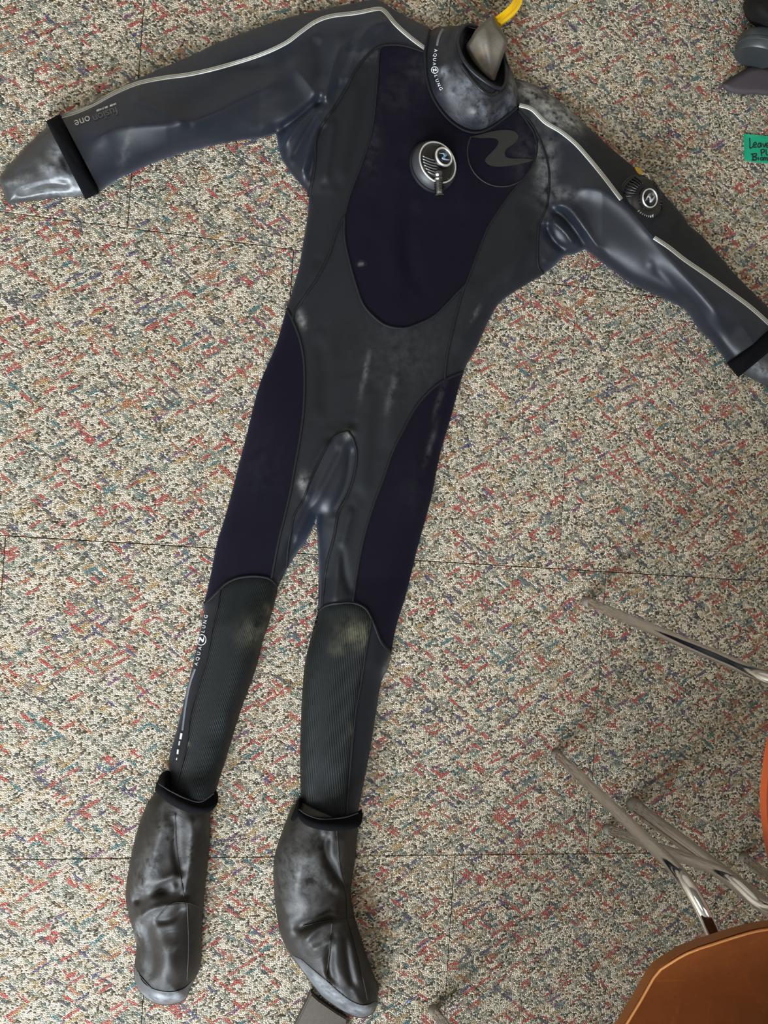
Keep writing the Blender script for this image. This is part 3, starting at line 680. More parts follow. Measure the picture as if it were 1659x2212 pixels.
# grey soles wrapping up round the toes, pale highlights painted along them
SOLE_L = [(291, 2086), (291, 2116), (303, 2142), (329, 2163), (356, 2170), (386, 2165), (402, 2154), (410, 2133), (427, 2101), (423, 2110), (398, 2135), (370, 2143), (335, 2138), (309, 2122), (299, 2100)]
panel('sock_sole', loop((SOLE_L,),), sockL, SOLE, suit, off=0.0018, step=4, dust_glare=[(340, 2155, 60, 10, 0, 0.9)])
SOLE_R = [(628, 2061), (658, 2102), (692, 2147), (726, 2174), (761, 2193), (784, 2197), (805, 2187), (813, 2164), (790, 2172), (765, 2166), (738, 2148), (712, 2125), (680, 2098), (650, 2072)]
panel('sock_sole', loop((SOLE_R,),), sockR, SOLE, suit, off=0.0018, step=4, dust_glare=[(710, 2140, 70, 10, 0.7, 0.9), (780, 2180, 40, 10, 0, 0.7)])
for ln, fd in (([(378, 1760), (382, 1840), (396, 1930), (402, 1950)], sockL), ([(405, 1950), (408, 2040), (405, 2120)], sockL), ([(338, 1985), (370, 1952), (405, 1950), (437, 1962)], sockL), ([(728, 1792), (734, 1870), (748, 1930), (752, 1985)], sockR), ([(655, 2000), (700, 1990), (752, 1985), (766, 1985)], sockR), ([(752, 1985), (775, 2070), (795, 2160)], sockR), ([(718, 1985), (712, 2060), (704, 2118)], sockR),
               ([(300, 2106), (335, 2141), (370, 2146), (400, 2138)], sockL), ([(640, 2068), (682, 2102), (715, 2130), (765, 2170)], sockR)):
    ribbon('sock_seam', ln, 3.2, fd, SOCK, suit, off=0.0006, hgt=0.0012, step=3)
# velvet bands folded over the ankles: front roll and the part standing behind
def roll(name, top, bot, zt, zb, parent, zmid):
    T = smooth(top, 5.0); B = smooth(bot, 5.0); n = 40
    rs = lambda L: np.stack([np.interp(np.linspace(0, 1, n), np.linspace(0, 1, len(L)), L[:, k]) for k in (0, 1)], 1)
    T, B = rs(T), rs(B); V = []; m = 9
    for i in range(n):
        e = math.sin(math.pi * (i + 0.6) / (n + 0.2))**0.45
        for k in range(m):
            s = k / (m - 1); p = T[i]*(1-s) + B[i]*s
            z = (zt*(1-s) + zb*s + zmid*math.sin(math.pi*s)**0.6) * e + 0.002
            V.append(PX([p], z)[0])
    F = [(i*m+k, i*m+k+1, (i+1)*m+k+1, (i+1)*m+k) for i in range(n-1) for k in range(m-1)]
    return link(name, mesh(name, V, upfaces(V, F)), VELVET, parent)
roll('ankle_cuff', [(338, 1690), (365, 1704), (402, 1721), (433, 1729), (455, 1722), (466, 1706)], [(334, 1708), (369, 1738), (414, 1757), (452, 1754), (470, 1735), (471, 1715)], 0.060, 0.070, suit, 0.012)
roll('ankle_cuff', [(640, 1738), (660, 1756), (695, 1765), (741, 1762), (776, 1751), (781, 1745)], [(632, 1764), (668, 1786), (711, 1795), (753, 1793), (778, 1783), (784, 1762)], 0.062, 0.074, suit, 0.012)
roll('ankle_cuff_back', [(344, 1676), (352, 1668), (364, 1664), (370, 1672)], [(334, 1708), (346, 1714), (360, 1712), (372, 1706)], 0.020, 0.040, suit, 0.012)
roll('ankle_cuff_back', [(640, 1736), (644, 1728), (650, 1722), (655, 1730)], [(622, 1772), (634, 1776), (646, 1764), (656, 1754)], 0.020, 0.040, suit, 0.012)
ribbon('cuff_edge', [(342, 1692), (367, 1708), (402, 1725), (433, 1732), (462, 1714)], 3, lambda p: np.full(len(p), 0.074), SEAM, suit, step=4)
ribbon('cuff_edge', [(646, 1748), (664, 1760), (695, 1769), (741, 1766), (774, 1756)], 3, lambda p: np.full(len(p), 0.076), SEAM, suit, step=4)

# ------------------------------------------------------------------ collar and neck seal
BASE = [(927, 76), (921, 105), (919, 131), (922, 167), (932, 202), (950, 234), (974, 261), (1003, 279), (1032, 284), (1061, 274), (1092, 252), (1117, 231), (1119, 200), (1113, 173), (1100, 140), (1086, 112), (1060, 88), (1030, 68), (1000, 58), (965, 57), (940, 60)]
RIM = [(999, 62), (991, 78), (989, 94), (993, 112), (1003, 133), (1021, 155), (1043, 173), (1060, 184), (1072, 190), (1084, 191), (1091, 180), (1093, 165), (1093, 150), (1092, 136), (1090, 122), (1084, 106), (1070, 88), (1052, 72), (1032, 60), (1015, 54), (1005, 56)]
nL = 84
def resample(l, n):
    L = smooth(l, 3.0, True); L = np.vstack([L, L[:1]]); s = np.r_[0, np.cumsum(np.linalg.norm(np.diff(L, axis=0), axis=1))]
    # keep control points in step: resample per control segment
    out = []
    k = len(l)
    for i in range(n):
        out.append(i * k / n)
    P = np.array(l, float); res = []
    for u in out:
        i = int(u); t = u - i; a, b, c, d = P[i-1], P[i % k], P[(i+1) % k], P[(i+2) % k]
        res.append(0.5*((2*b)+(c-a)*t+(2*a-5*b+4*c-d)*t*t+(3*b-a-3*c+d)*t**3))
    return np.array(res)
BL, RL = resample(BASE, nL), resample(RIM, nL)
bz = BODY(BL) + 0.001
rimz = 0.060 + 0.018*np.sin(np.linspace(0, 2*np.pi, nL, endpoint=False) + 0.2)
CR = 16; V = []; pxs = []
for k in range(CR + 1):
    s = k / CR
    p = BL*(1-s) + RL*s
    z = bz*(1-s) + rimz*s + 0.016*np.sin(np.pi*min(1, s*1.05))
    if k >= CR-3: z = z + 0.003
    z = z + 0.003*np.sin(np.arange(nL)*0.45 + 3*s)*math.sin(math.pi*s)
    V.append(PX(p, z)); pxs.append(p)
# inner lining going back down inside the opening
for s in (0.1, 0.35, 0.7):
    c = RL.mean(0); p = RL + (c - RL)*0.16*s*2; V.append(PX(p, rimz*(1 - s) + 0.02*s)); pxs.append(p)
rows = len(V); V = np.vstack(V); pxs = np.vstack(pxs)
F = [(k*nL+i, k*nL+(i+1) % nL, (k+1)*nL+(i+1) % nL, (k+1)*nL+i) for k in range(rows-1) for i in range(nL)]
F.append(tuple((rows-1)*nL + i for i in range(nL)))
cme = mesh('collar', V, F); bmx = bmesh.new(); bmx.from_mesh(cme); bmesh.ops.recalc_face_normals(bmx, faces=bmx.faces); bmx.to_mesh(cme); bmx.free()
add_dust(cme, pxs, [(1005, 190, 40, 40, 0, 0.55), (960, 158, 14, 12, 0.4, 0.9), (1040, 230, 16, 40, -0.3, 0.6), (1110, 190, 12, 40, 0.2, 0.7), (1080, 240, 30, 14, -0.5, 0.35), (996, 85, 8, 20, 0, 0.7)])
collar = link('collar', cme, COLLAR, suit)
bv = BVHTree.FromPolygons([tuple(v) for v in V], [tuple(f) for f in F])
camv = Vector((0, 0, HC))
def z_col(p):
    out = []
    for q in np.atleast_2d(p):
        g = P1(q[0], q[1]); d = (g - camv).normalized(); h = bv.ray_cast(camv, d)
        out.append(h[0].z if h[0] else float(BODY(np.array([q]))[0]))
    return np.array(out)
ribbon('collar_seam', [(927, 76), (919, 110), (919, 131), (922, 167), (932, 202), (950, 234), (974, 261), (1003, 280), (1032, 285), (1061, 275), (1092, 253), (1117, 232)], 7, lambda p: BODY(p)+0.004, SEAM, suit, off=0.001, hgt=0.0014, stitch=0.3, step=2.6)
v, f = tube_mesh([Vector(q) for q in PX(RL, rimz + 0.004)], 0.0030, 8, closed=True); link('collar_rim', mesh('collar_rim', v, f), COLLAR, suit)
fold_px = BL*0.13 + RL*0.87
lo, hi = int(nL*2.2/21), int(nL*10/21)
fp = [(997, 140), (1008, 156), (1025, 178), (1040, 192), (1054, 203), (1066, 204), (1076, 197)]
ribbon('collar_fold', fp, 9, z_col, COLLAR, suit, off=0.001, hgt=0.003, step=3)
NS = [(1064, 34), (1050, 43), (1030, 61), (1017, 82), (1007, 102), (1021, 131), (1043, 157), (1066, 175), (1075, 157), (1084, 131), (1094, 102), (1097, 86), (1084, 64), (1075, 54), (1069, 41)]
nsf = Field([smooth(NS, 4.0, True)], 0.005, 9, [F_([(1048, 50), (1054, 105), (1064, 172)], 8, 0.003), F_([(1020, 75), (1040, 110), (1060, 165)], 9, -0.002)], 0.0, blobs=[(1054, 95, 48, 0.010)], kw=9.0)
nz = lambda p: nsf(p) + 0.046 + 0.018/(1+np.exp((p[:, 1]-105)/14))
px, fs = tri_region(smooth(NS, 4.0, True), 4.0, nsf); z = nz(px); v1 = PX(px, z); v2 = PX(px, z - 2*nsf(px)*0.7 - 0.0015); n = len(px)
fs = upfaces(v1, fs); nme = mesh('neck_seal', np.vstack([v1, v2]), list(fs) + [tuple(n+i for i in reversed(q)) for q in fs])
add_dust(nme, np.vstack([px, px]), [(1040, 110, 16, 36, -0.4, 1.0), (1030, 130, 14, 24, -0.5, 0.9), (1056, 56, 14, 16, 0, 0.6), (1075, 100, 12, 30, 0.2, 0.5)])
link('neck_seal', nme, NECKLATEX, suit)

# ------------------------------------------------------------------ emblem shapes
EMC = (407.0, 370.0)
EM0 = [(200, 370), (290, 345)]
NSH = [(740, 132), (850, 110), (960, 80), (1080, 58), (1180, 55), (1260, 75), (1295, 120), (1280, 170), (1230, 220), (1160, 270), (1140, 310), (1150, 350), (1200, 372), (1300, 375), (1400, 378), (1460, 392), (1380, 420), (1250, 450), (1130, 465), (1030, 465), (950, 440), (920, 400), (930, 370), (1000, 300), (1060, 230), (1075, 190), (1050, 155), (980, 145), (880, 148)]
NPX = np.array([(870 + x*0.1929, 270 + y*0.1929) for x, y in NSH])
NC = (NPX.max(0) + NPX.min(0)) / 2; NLOC = (NPX - NC) / 70.0      # unit emblem, y down
def arcpts(c, rx, ry, a0, a1, n=40): return [(c[0] + rx*math.cos(math.radians(a0 + (a1-a0)*i/n)), c[1] + ry*math.sin(math.radians(a0 + (a1-a0)*i/n))) for i in range(n+1)]
decal('emblem', loop((list(map(tuple, NPX)),)), BODY, EMB, suit, off=0.0016)
ribbon('emblem_ring', arcpts((1084, 328), 74, 75, 206, -12), 3.2, BODY, EMB, suit, off=0.0014, hgt=0.0006)
def small_emblem(c, r, ang, zf, mat, parent, off=0.0018, sqx=1.0):
    ca, sa = math.cos(math.radians(ang)), math.sin(math.radians(ang))
    rot = lambda q: (c[0] + ca*q[0]*sqx - sa*q[1], c[1] + sa*q[0]*sqx + ca*q[1])
    decal('emblem', np.array([rot((x*r*0.85, y*r*1.0)) for x, y in smooth(NLOC, 0.12, True)]), zf, mat, parent, off, 50)
    ring = [rot(q) for q in arcpts((0, 0), r, r, 0, 360, 28)]
    ribbon('emblem_ring', ring, 1.6, zf, mat, parent, off=off-0.0005, hgt=0.0004, smoothit=False)
# collar lettering runs down the left edge of the collar
for ch, x, y, a in (('A', 941, 109, 92), ('Q', 939.5, 119, 93), ('U', 938.5, 128.5, 94), ('A', 938, 138, 92), ('L', 941.5, 164, 76), ('U', 944, 174, 70), ('N', 947.5, 183, 64), ('G', 952, 191.5, 57)):
    text_decal('lettering', ch, 9.6, (x, y), a, z_col, WHITEP, collar, 0.0018)
small_emblem((939, 151), 7.2, 75, z_col, WHITEP, collar, 0.0022)
ribbon('print_bar', [(944, 99), (946, 86), (951, 72), (957, 62)], 5, z_col, REFLG, collar, off=0.0012, hgt=0.0004)
# calf lettering reads upwards along the left leg
for ch, x, y in (('A', 424, 1434), ('Q', 427, 1423), ('U', 429.5, 1411.5), ('A', 432, 1400), ('L', 438.5, 1364), ('U', 440.5, 1354), ('N', 443, 1343), ('G', 445, 1332)):
    text_decal('lettering', ch, 10.5, (x, y), -77, BODY, WHITEP, suit, 0.0018)
small_emblem((435, 1382), 10, -75, BODY, WHITEP, suit, 0.002, 1.15)
ribbon('print_bar', [(421, 1445), (412, 1470), (406, 1494), (400, 1530), (394, 1578)], 4.2, BODY, REFLG, suit, off=0.0012, hgt=0.0004)
for y0, y1, x0, x1, wd, mt in ((1584, 1597, 392, 389.5, 4.5, WHITEP), (1601, 1610, 388, 386.5, 3.4, REFL), (1619, 1629, 384.5, 383.5, 4, WHITEP), (1637, 1642, 382, 381, 2.5, REFL)):
    ribbon('print_dash', [(x0, y0), ((x0+x1)/2, (y0+y1)/2), (x1, y1)], wd, BODY, mt, suit, off=0.0012, hgt=0.0004)
# sleeve print, upside down as the arm lies
text_decal('lettering', 'fusion', 25, (227, 247), 158, BODY, FADEP, suit, 0.0016, 0.95)
text_decal('lettering', 'one', 25, (178, 262), 160, BODY, REFL, suit, 0.0016, 0.95)
random.seed(2)
for i in range(24):                                   # line of print too small to read
    t = i / 23
    if i in (8, 9, 14): continue
    x, y = 250 - 41*t, 224 + 15*t; hh = random.uniform(1.2, 2.4)
    ribbon('small_print', [(x, y - hh), (x + 0.5, y), (x + 0.3, y + hh)], random.choice((1.0, 1.5)), BODY, WHITEP, suit, off=0.0014, hgt=0.0002, smoothit=False)

# ------------------------------------------------------------------ chest inflation valve
RIBM = plain('grey_polished_rib', (0.30, 0.31, 0.32), 0.25, 0.8)
def valve_frame(x, y, z, tx, ty):
    return Matrix.Translation(P1(x, y, z)) @ Euler((math.radians(tx), math.radians(ty), 0)).to_matrix().to_4x4()
def flat_poly(pts, z0, z1):
    bm = bmesh.new(); n = len(pts)
    lo = [bm.verts.new((x, y, z0)) for x, y in pts]; up = [bm.verts.new((x, y, z1)) for x, y in pts]
    bm.faces.new(up); bm.faces.new(lo[::-1])
    for i in range(n): bm.faces.new((lo[i], lo[(i+1) % n], up[(i+1) % n], up[i]))
    bmesh.ops.recalc_face_normals(bm, faces=bm.faces); me = bpy.data.meshes.new('p'); bm.to_mesh(me); bm.free(); return me
def emb_mesh(r, z0, z1, rot=0):
    c, s = math.cos(rot), math.sin(rot)
    return flat_poly([(r*(c*x + s*y), r*(s*x - c*y)) for x, y in smooth(NLOC, 0.10, True)], z0, z1)
M1 = valve_frame(934, 362, float(BODY([(934, 362)])[0]) - 0.004, -4, 16)
fl_ = lathe_mesh([(0, 0), (0.0400, 0), (0.0405, 0.004), (0.0390, 0.012), (0.0350, 0.0165), (0, 0.0165)])
valve = place('inflation_valve', fl_, GREYR, suit, M1); split_sharp(valve.data)
def vpart(name, me, mat, par, M): o = link(name, me, mat, None); me.transform(M); o.parent = par; return o
vpart('bezel', lathe_mesh([(0.0345, 0.0155), (0.0352, 0.0185), (0.0338, 0.0195), (0.0322, 0.0185), (0.0318, 0.0150)]), BRUSH, valve, M1)
vpart('face', lathe_mesh([(0.0322, 0.0150), (0.0318, 0.0175), (0.025, 0.0195), (0.012, 0.0205), (0, 0.0205)]), BLACKG, valve, M1)
for k in range(6):            # curved grip ribs
    y = 0.003 - k*0.0048; hw = math.sqrt(max(1e-6, 0.0295**2 - y*y))
    pts = [(-hw + (hw*0.95 - 0.0005*k) * t_, y - 0.0035*math.sin(t_*2.2) + 0.001, 0.0192 + 0.0012*math.sin(t_*1.57)) for t_ in np.linspace(0, 1, 9)]
    v, f = tube_mesh(pts, 0.0011, 8); vpart('rib', mesh('rib', v, f), RIBM, valve, M1)
for k in range(3):
    pts = [(0.004 + 0.006*t_, 0.0285 - 0.0038*k - 0.006*t_*t_, 0.0196) for t_ in np.linspace(-1.2, 1, 7)]
    v, f = tube_mesh(pts, 0.0009, 6); vpart('rib', mesh('rib', v, f), BLACKG, valve, M1)
Mb = M1 @ Matrix.Translation((0.0075, 0.0075, 0.0)) 
vpart('button_housing', lathe_mesh([(0.0175, 0.016), (0.0170, 0.0235), (0.0160, 0.0245), (0, 0.0245)]), BLACKM, valve, Mb)
vpart('button_ring', lathe_mesh([(0.0162, 0.0240), (0.0160, 0.0265), (0.0145, 0.0275), (0.0128, 0.0265), (0.0126, 0.0240)]), BRUSH, valve, Mb)
vpart('button', lathe_mesh([(0.0127, 0.0240), (0.0124, 0.0255), (0.006, 0.0262), (0, 0.0264)]), BLACKG, valve, Mb)
vpart('emblem', emb_mesh(0.0105, 0.0262, 0.0268), EMBLUE, valve, Mb)
# hose connector hanging below
Mn = Matrix.Translation(P1(946, 372, 0.060)) @ (P1(949, 425, 0.056) - P1(946, 372, 0.060)).to_track_quat('Z', 'Y').to_matrix().to_4x4()
Ln = (P1(949, 425, 0.056) - P1(946, 372, 0.060)).length
prof = [(0, 0), (0.0075, 0), (0.0085, Ln*0.12), (0.0065, Ln*0.2), (0.0085, Ln*0.28)]
for i in range(5):
    a = Ln*(0.33 + 0.09*i); prof += [(0.0078, a), (0.0062, a + Ln*0.03), (0.0062, a + Ln*0.06)]
prof += [(0.0066, Ln*0.85), (0.0060, Ln*0.90), (0.0088, Ln*0.94), (0.0090, Ln*0.985), (0.0075, Ln), (0, Ln)]
cn = vpart('hose_connector', lathe_mesh(prof, 24), plain('dark_metal', (0.22, 0.22, 0.22), 0.28, 1.0), valve, Mn); split_sharp(cn.data, 40)
v, f = tube_mesh([P1(961, 388, 0.052) + Vector((0.006*math.cos(a), 0.005*math.sin(a), 0)) for a in np.linspace(0, 6.0, 14)], 0.0016, 8); vpart('connector_loop', mesh('l', v, f), BLACKG, valve, Matrix.Identity(4))
# dark rubber surround pressed round the valve
vpart('gasket', lathe_mesh([(0.043, -0.001), (0.043, 0.002), (0.040, 0.0045), (0.039, 0.001)]), SEAM, valve, M1)

# ------------------------------------------------------------------ exhaust valve on the arm
M2 = valve_frame(1380, 438, 0.052, 5, 12)
ex = place('exhaust_valve', lathe_mesh([(0, -0.004), (0.0440, -0.004), (0.0445, 0.002), (0.0430, 0.005), (0.0410, 0.006), (0.0400, 0.010), (0.0350, 0.017), (0.026, 0.022), (0, 0.0235)], 48), BLACKM, suit, M2); split_sharp(ex.data)
vpart('rim_ring', lathe_mesh([(0.0448, 0.000), (0.0456, 0.0015), (0.0448, 0.003), (0.0440, 0.002)], 48), GREYR, ex, M2)
def slot_ribs(a0, a1, n, r0, r1, mat):
    for k in range(n):
        a = math.radians(a0 + (a1 - a0) * k / (n - 1)); pts = []
        for t_ in np.linspace(0, 1, 7):
            r = r0 + (r1 - r0)*t_; z = np.interp(r, [0.026, 0.035, 0.040, 0.043], [0.0225, 0.0178, 0.011, 0.006])
            pts.append((r*math.cos(a), r*math.sin(a), z))
        v, f = tube_mesh(pts, 0.0016, 8); vpart('rib', mesh('rib', v, f), mat, ex, M2)
slot_ribs(-128, -62, 8, 0.026, 0.041, RIBM); slot_ribs(118, 178, 8, 0.026, 0.041, BLACKG); slot_ribs(-8, 60, 8, 0.028, 0.0445, BLACKG)
kn = []
for k in range(48):
    r = 0.0205 if k % 2 else 0.0192; a = 2*math.pi*k/48; kn.append((r*math.cos(a), r*math.sin(a)))
vpart('knob', flat_poly(kn, 0.020, 0.0265), BLACKM, ex, M2).data.set_sharp_from_angle(angle=0.5)
vpart('knob_ring', lathe_mesh([(0.0160, 0.026), (0.0158, 0.0285), (0.0148, 0.0290), (0.0138, 0.0280), (0.0136, 0.026)]), BRUSH, ex, M2)
vpart('knob_cap', lathe_mesh([(0.0138, 0.026), (0.0136, 0.0275), (0, 0.0280)]), BLACKG, ex, M2)
vpart('emblem', emb_mesh(0.0118, 0.0278, 0.0285, 0.9), EMGREY, ex, M2)
# yellow tab and small metal ring peeping out behind the valve
tabm = panel('valve_tab', smooth([(1371, 362), (1378, 361), (1384, 366), (1390, 374), (1386, 378), (1378, 374)], 3.0, True), BODY, plain('dull_yellow_plastic', (0.55, 0.33, 0.05), 0.5), suit, zfun=lambda p: np.full(len(p), 0.024), step=4)
v, f = tube_mesh([P1(1392 + 10*math.cos(a), 386 + 10*math.sin(a), 0.030) for a in np.linspace(-2.2, 0.2, 14)], 0.0011, 8); link('valve_clip', mesh('clip', v, f), BRUSH, suit)

# ------------------------------------------------------------------ hanger hook
hp = smooth3([P1(1075, 48, 0.050), P1(1092, 35, 0.050), P1(1108, 20, 0.047), P1(1117, 4, 0.042), P1(1117, -18, 0.034), P1(1102, -42, 0.022), P1(1070, -50, 0.012), P1(1046, -38, 0.006)], 6)
hang = empty('clothes_hanger', (hp[-1][0], hp[-1][1], 0), 'yellow plastic clothes hanger hook sticking out of the suit neck', 'hanger')
def ibeam(name, path, w, t, mat, par):
    """grooved plastic bar: two round ribs joined by a thinner web"""
    pr = [(-1, -1), (1, -1), (1, 1), (0.45, 1.0), (0.3, 0.35), (-0.3, 0.35), (-0.45, 1.0), (-1, 1)]
    V = []; P = [Vector(p) for p in path]; n = len(P); m = len(pr)
    for i, p in enumerate(P):
        tg = (P[min(i+1, n-1)] - P[max(i-1, 0)]).normalized(); sd = tg.cross(Vector((0, 0, 1))).normalized(); up = sd.cross(tg)
        for a, b in pr: V.append(p + sd*a*w/2 + up*b*t/2)
    F = [(i*m+k, i*m+(k+1) % m, (i+1)*m+(k+1) % m, (i+1)*m+k) for i in range(n-1) for k in range(m)] + [tuple(reversed(range(m))), tuple((n-1)*m+k for k in range(m))]
    me = mesh(name, V, F); bm = bmesh.new(); bm.from_mesh(me); bmesh.ops.recalc_face_normals(bm, faces=bm.faces); bm.to_mesh(me); bm.free()
    o = link(name, me, mat, par); split_sharp(me, 60); return o
ibeam('hook', hp, 0.0155, 0.008, YELLOW, hang)

# ------------------------------------------------------------------ chairs
def wood(name, c0, c1):
    m, nt, b = newmat(name); g = N(nt, 'ShaderNodeNewGeometry')
    n1 = N(nt, 'ShaderNodeTexNoise', i_Scale=26.0, i_Detail=6.0, i_Roughness=0.65, i_Distortion=0.6); Lk(nt, g.outputs['Position'], n1.inputs['Vector'])
    n2 = N(nt, 'ShaderNodeTexNoise', i_Scale=210.0, i_Detail=4.0); Lk(nt, g.outputs['Position'], n2.inputs['Vector'])
    c = mix_col(nt, n1.outputs[0], c0, c1)
    vo = N(nt, 'ShaderNodeTexVoronoi', feature='DISTANCE_TO_EDGE', i_Scale=11.0); Lk(nt, g.outputs['Position'], vo.inputs['Vector'])
    cr = math_n(nt, 'MULTIPLY', math_n(nt, 'LESS_THAN', vo.outputs['Distance'], 0.010), math_n(nt, 'MULTIPLY', math_n(nt, 'GREATER_THAN', n1.outputs[0], 0.5), 0.07))
    c = mix_col(nt, cr, c, tuple(min(1, v*3.0) for v in c1)); Lk(nt, c, b.inputs['Base Color'])
    Lk(nt, math_n(nt, 'ADD', math_n(nt, 'MULTIPLY', n2.outputs[0], 0.25), 0.20), b.inputs['Roughness'])
    b.inputs['Coat Weight'].default_value = 0.05; b.inputs['Specular IOR Level'].default_value = 0.35
    bump(nt, b, n2.outputs[0], 0.15, 0.001); return m
WOODB = wood('dark_brown_shell', (0.070, 0.016, 0.0026), (0.135, 0.034, 0.0055))
WOODA = wood('orange_brown_shell', (0.20, 0.035, 0.008), (0.30, 0.065, 0.015))
EDGEB = plain('worn_amber_edge', (0.20, 0.07, 0.018), 0.35); EDGEA = plain('bright_orange_edge', (0.34, 0.06, 0.014), 0.3)
def shell_seat(name, outline2, origin, fdir, z0, zfun, th, mat, par, edge_mat):
    """plywood or plastic seat: outline in (right, forward) metres"""
    f = np.array(fdir) / np.linalg.norm(fdir); r = np.array([f[1], -f[0]])
    q = np.asarray(outline2, float) * 1000; q = smooth(q, 12.0, True)
    pxx, fs = tri_region(q, 16.0); pl = pxx/1000
    z = z0 + zfun(pl); xy = np.array(origin)[None] + pl[:, :1]*r[None] + pl[:, 1:]*f[None]
    n = len(pl); top = np.c_[xy, z]; bot = np.c_[xy, z - th]
    fs = upfaces(top, fs); F = list(fs) + [tuple(n+i for i in reversed(k)) for k in fs]; m = len(q)
    sidef = []
    for i in range(m): j = (i+1) % m; sidef.append((i, j, n+j, n+i))
    me = mesh(name, np.vstack([top, bot]), F + sidef)
    me.materials.append(mat); me.materials.append(edge_mat)
    for p in me.polygons[len(F):]: p.material_index = 1
    bm = bmesh.new(); bm.from_mesh(me); bmesh.ops.recalc_face_normals(bm, faces=bm.faces); bm.to_mesh(me); bm.free()
    o = link(name, me, mat, par); split_sharp(me, 50); return o, top[:m], (r, f)
GLIDE = plain('dark_rubber_glide', (0.17, 0.15, 0.125), 0.6)
def leg(pts, r, par, name='leg', sub=8):
    pts = [Vector(p) for p in pts]
    P = smooth3(pts, sub); v, f = tube_mesh(P, r, 16); o = link(name, mesh(name, v, f), CHROME, par); split_sharp(o.data, 60)
    d = (pts[1] - pts[0]).normalized()
    gv, gf = tube_mesh([pts[0] + Vector((0, 0, -0.004)) + d*0.0, pts[0] + d*0.006, pts[0] + d*0.016], [r*1.02, r*1.08, r*1.03], 14)
    gv = [Vector((a.x, a.y, max(a.z, 0.0))) for a in gv]
    g = link('foot_glide', mesh('foot_glide', gv, gf), GLIDE, None); g.parent = o; return o
def V3(xy, z): return (xy[0], xy[1], z)
# chair B: brown shell, lower right corner
cB = np.array((0.61, -0.74)); fB = np.array((0.222, 0.423)); fB /= np.linalg.norm(fB); rB = np.array([fB[1], -fB[0]])
chB = empty('school_chair', (cB[0], cB[1], 0), 'dark brown shell chair on chrome tube legs near the sock toes', 'chair')
oB = [(-0.215, -0.20), (-0.240, -0.08), (-0.243, 0.03), (-0.237, 0.089), (-0.232, 0.130), (-0.219, 0.162), (-0.199, 0.184), (-0.175, 0.207), (-0.140, 0.229), (-0.075, 0.256), (0.02, 0.262), (0.10, 0.240), (0.17, 0.195), (0.215, 0.10), (0.225, -0.08), (0.20, -0.20), (0.10, -0.225), (-0.10, -0.225)]
def zB(p):
    # lip turned up along the front beyond a straight bend
    a = np.array((-0.232, 0.124)); t = np.array((0.91, 0.42)); t = t/np.linalg.norm(t); nn = np.array([-t[1], t[0]])
    d = np.maximum(0, (p - a) @ nn); return 0.45*np.minimum(d, 0.05)*np.minimum(1, d/0.008) - 0.06*np.maximum(0, 0.17 - np.abs(p[:, 0]))*0.6
seatB, edgeB, _ = shell_seat('seat', oB, cB, fB, 0.468, zB, 0.012, WOODB, chB, EDGEB)
v, f = tube_mesh([Vector((e_[0], e_[1], e_[2] + 0.0005)) + Vector(((cB[0]-e_[0])*0.011, (cB[1]-e_[1])*0.011, 0)) for e_ in edgeB], 0.0015, 8, closed=True)
link('seat_rim_highlight', mesh('seat_rim_highlight', v, f), plain('amber_highlight', (0.42, 0.17, 0.05), 0.2, coat=0.6), chB)  # bead added in bright amber to paint the rim's highlight
bk = [(-0.19, 0), (-0.20, 0.12), (-0.17, 0.21), (-0.06, 0.235), (0.06, 0.235), (0.17, 0.21), (0.20, 0.12), (0.19, 0), (0.06, -0.02), (-0.06, -0.02)]
def backrest(par, origin, f, r, z0, mat):
    q = smooth(np.array(bk)*1000, 14.0, True); p2, fs = tri_region(q, 24.0); p2 = p2/1000; n = len(p2); V = []
    for s in (0, 0.012):
        for a, b in p2:
            w = -0.035 + 0.9*a*a - s - 0.16*b; xy = np.array(origin) + r*a + f*w; V.append((xy[0], xy[1], z0 + b))
    m = len(q); F = [tuple(k) for k in fs] + [tuple(n+i for i in reversed(k)) for k in fs] + [(i, (i+1) % m, n+(i+1) % m, n+i) for i in range(m)]
    me = mesh('backrest', V, F); bm = bmesh.new(); bm.from_mesh(me); bmesh.ops.recalc_face_normals(bm, faces=bm.faces); bm.to_mesh(me); bm.free()
    o = link('backrest', me, mat, par); split_sharp(me, 50); return o
backrest(chB, cB - fB*0.23, fB, rB, 0.60, WOODB)
RT = 0.0088
leg([(0.539, -0.423, 0), (0.538, -0.432, 0.15), (0.535, -0.441, 0.30), (0.533, -0.448, 0.395), (0.540, -0.470, 0.428), (0.556, -0.514, 0.442), (0.60, -0.62, 0.446), tuple(V3(cB - fB*0.15 - rB*0.10, 0.446))], RT, chB)
leg([(0.904, -0.633, 0), (0.892, -0.633, 0.15), (0.880, -0.636, 0.30), (0.868, -0.642, 0.395), (0.850, -0.662, 0.430), (0.81, -0.70, 0.442), (0.75, -0.78, 0.446), tuple(V3(cB - fB*0.15 + rB*0.10, 0.446))], RT, chB)
for sgn, tip in ((-1, (0.317, -0.846)), (1, (0.682, -1.056))):
    top = cB - fB*0.16 + rB*0.15*sgn; bt = cB - fB*0.24 + rB*0.15*sgn
    leg([(tip[0], tip[1], 0), tuple(V3(np.array(tip)*0.62 + top*0.38, 0.18)), tuple(V3(top, 0.43)), tuple(V3(bt, 0.56)), tuple(V3(bt - fB*0.035, 0.72))], RT, chB)
bx = P1(1560, 1885, 0.20)
leg([P1(1366, 1736, 0), bx*0.5 + P1(1366, 1736, 0)*0.5, bx, bx + (bx - P1(1366, 1736, 0))*0.62, bx + (bx - P1(1366, 1736, 0))*1.18], 0.0122, chB, 'centre_leg')
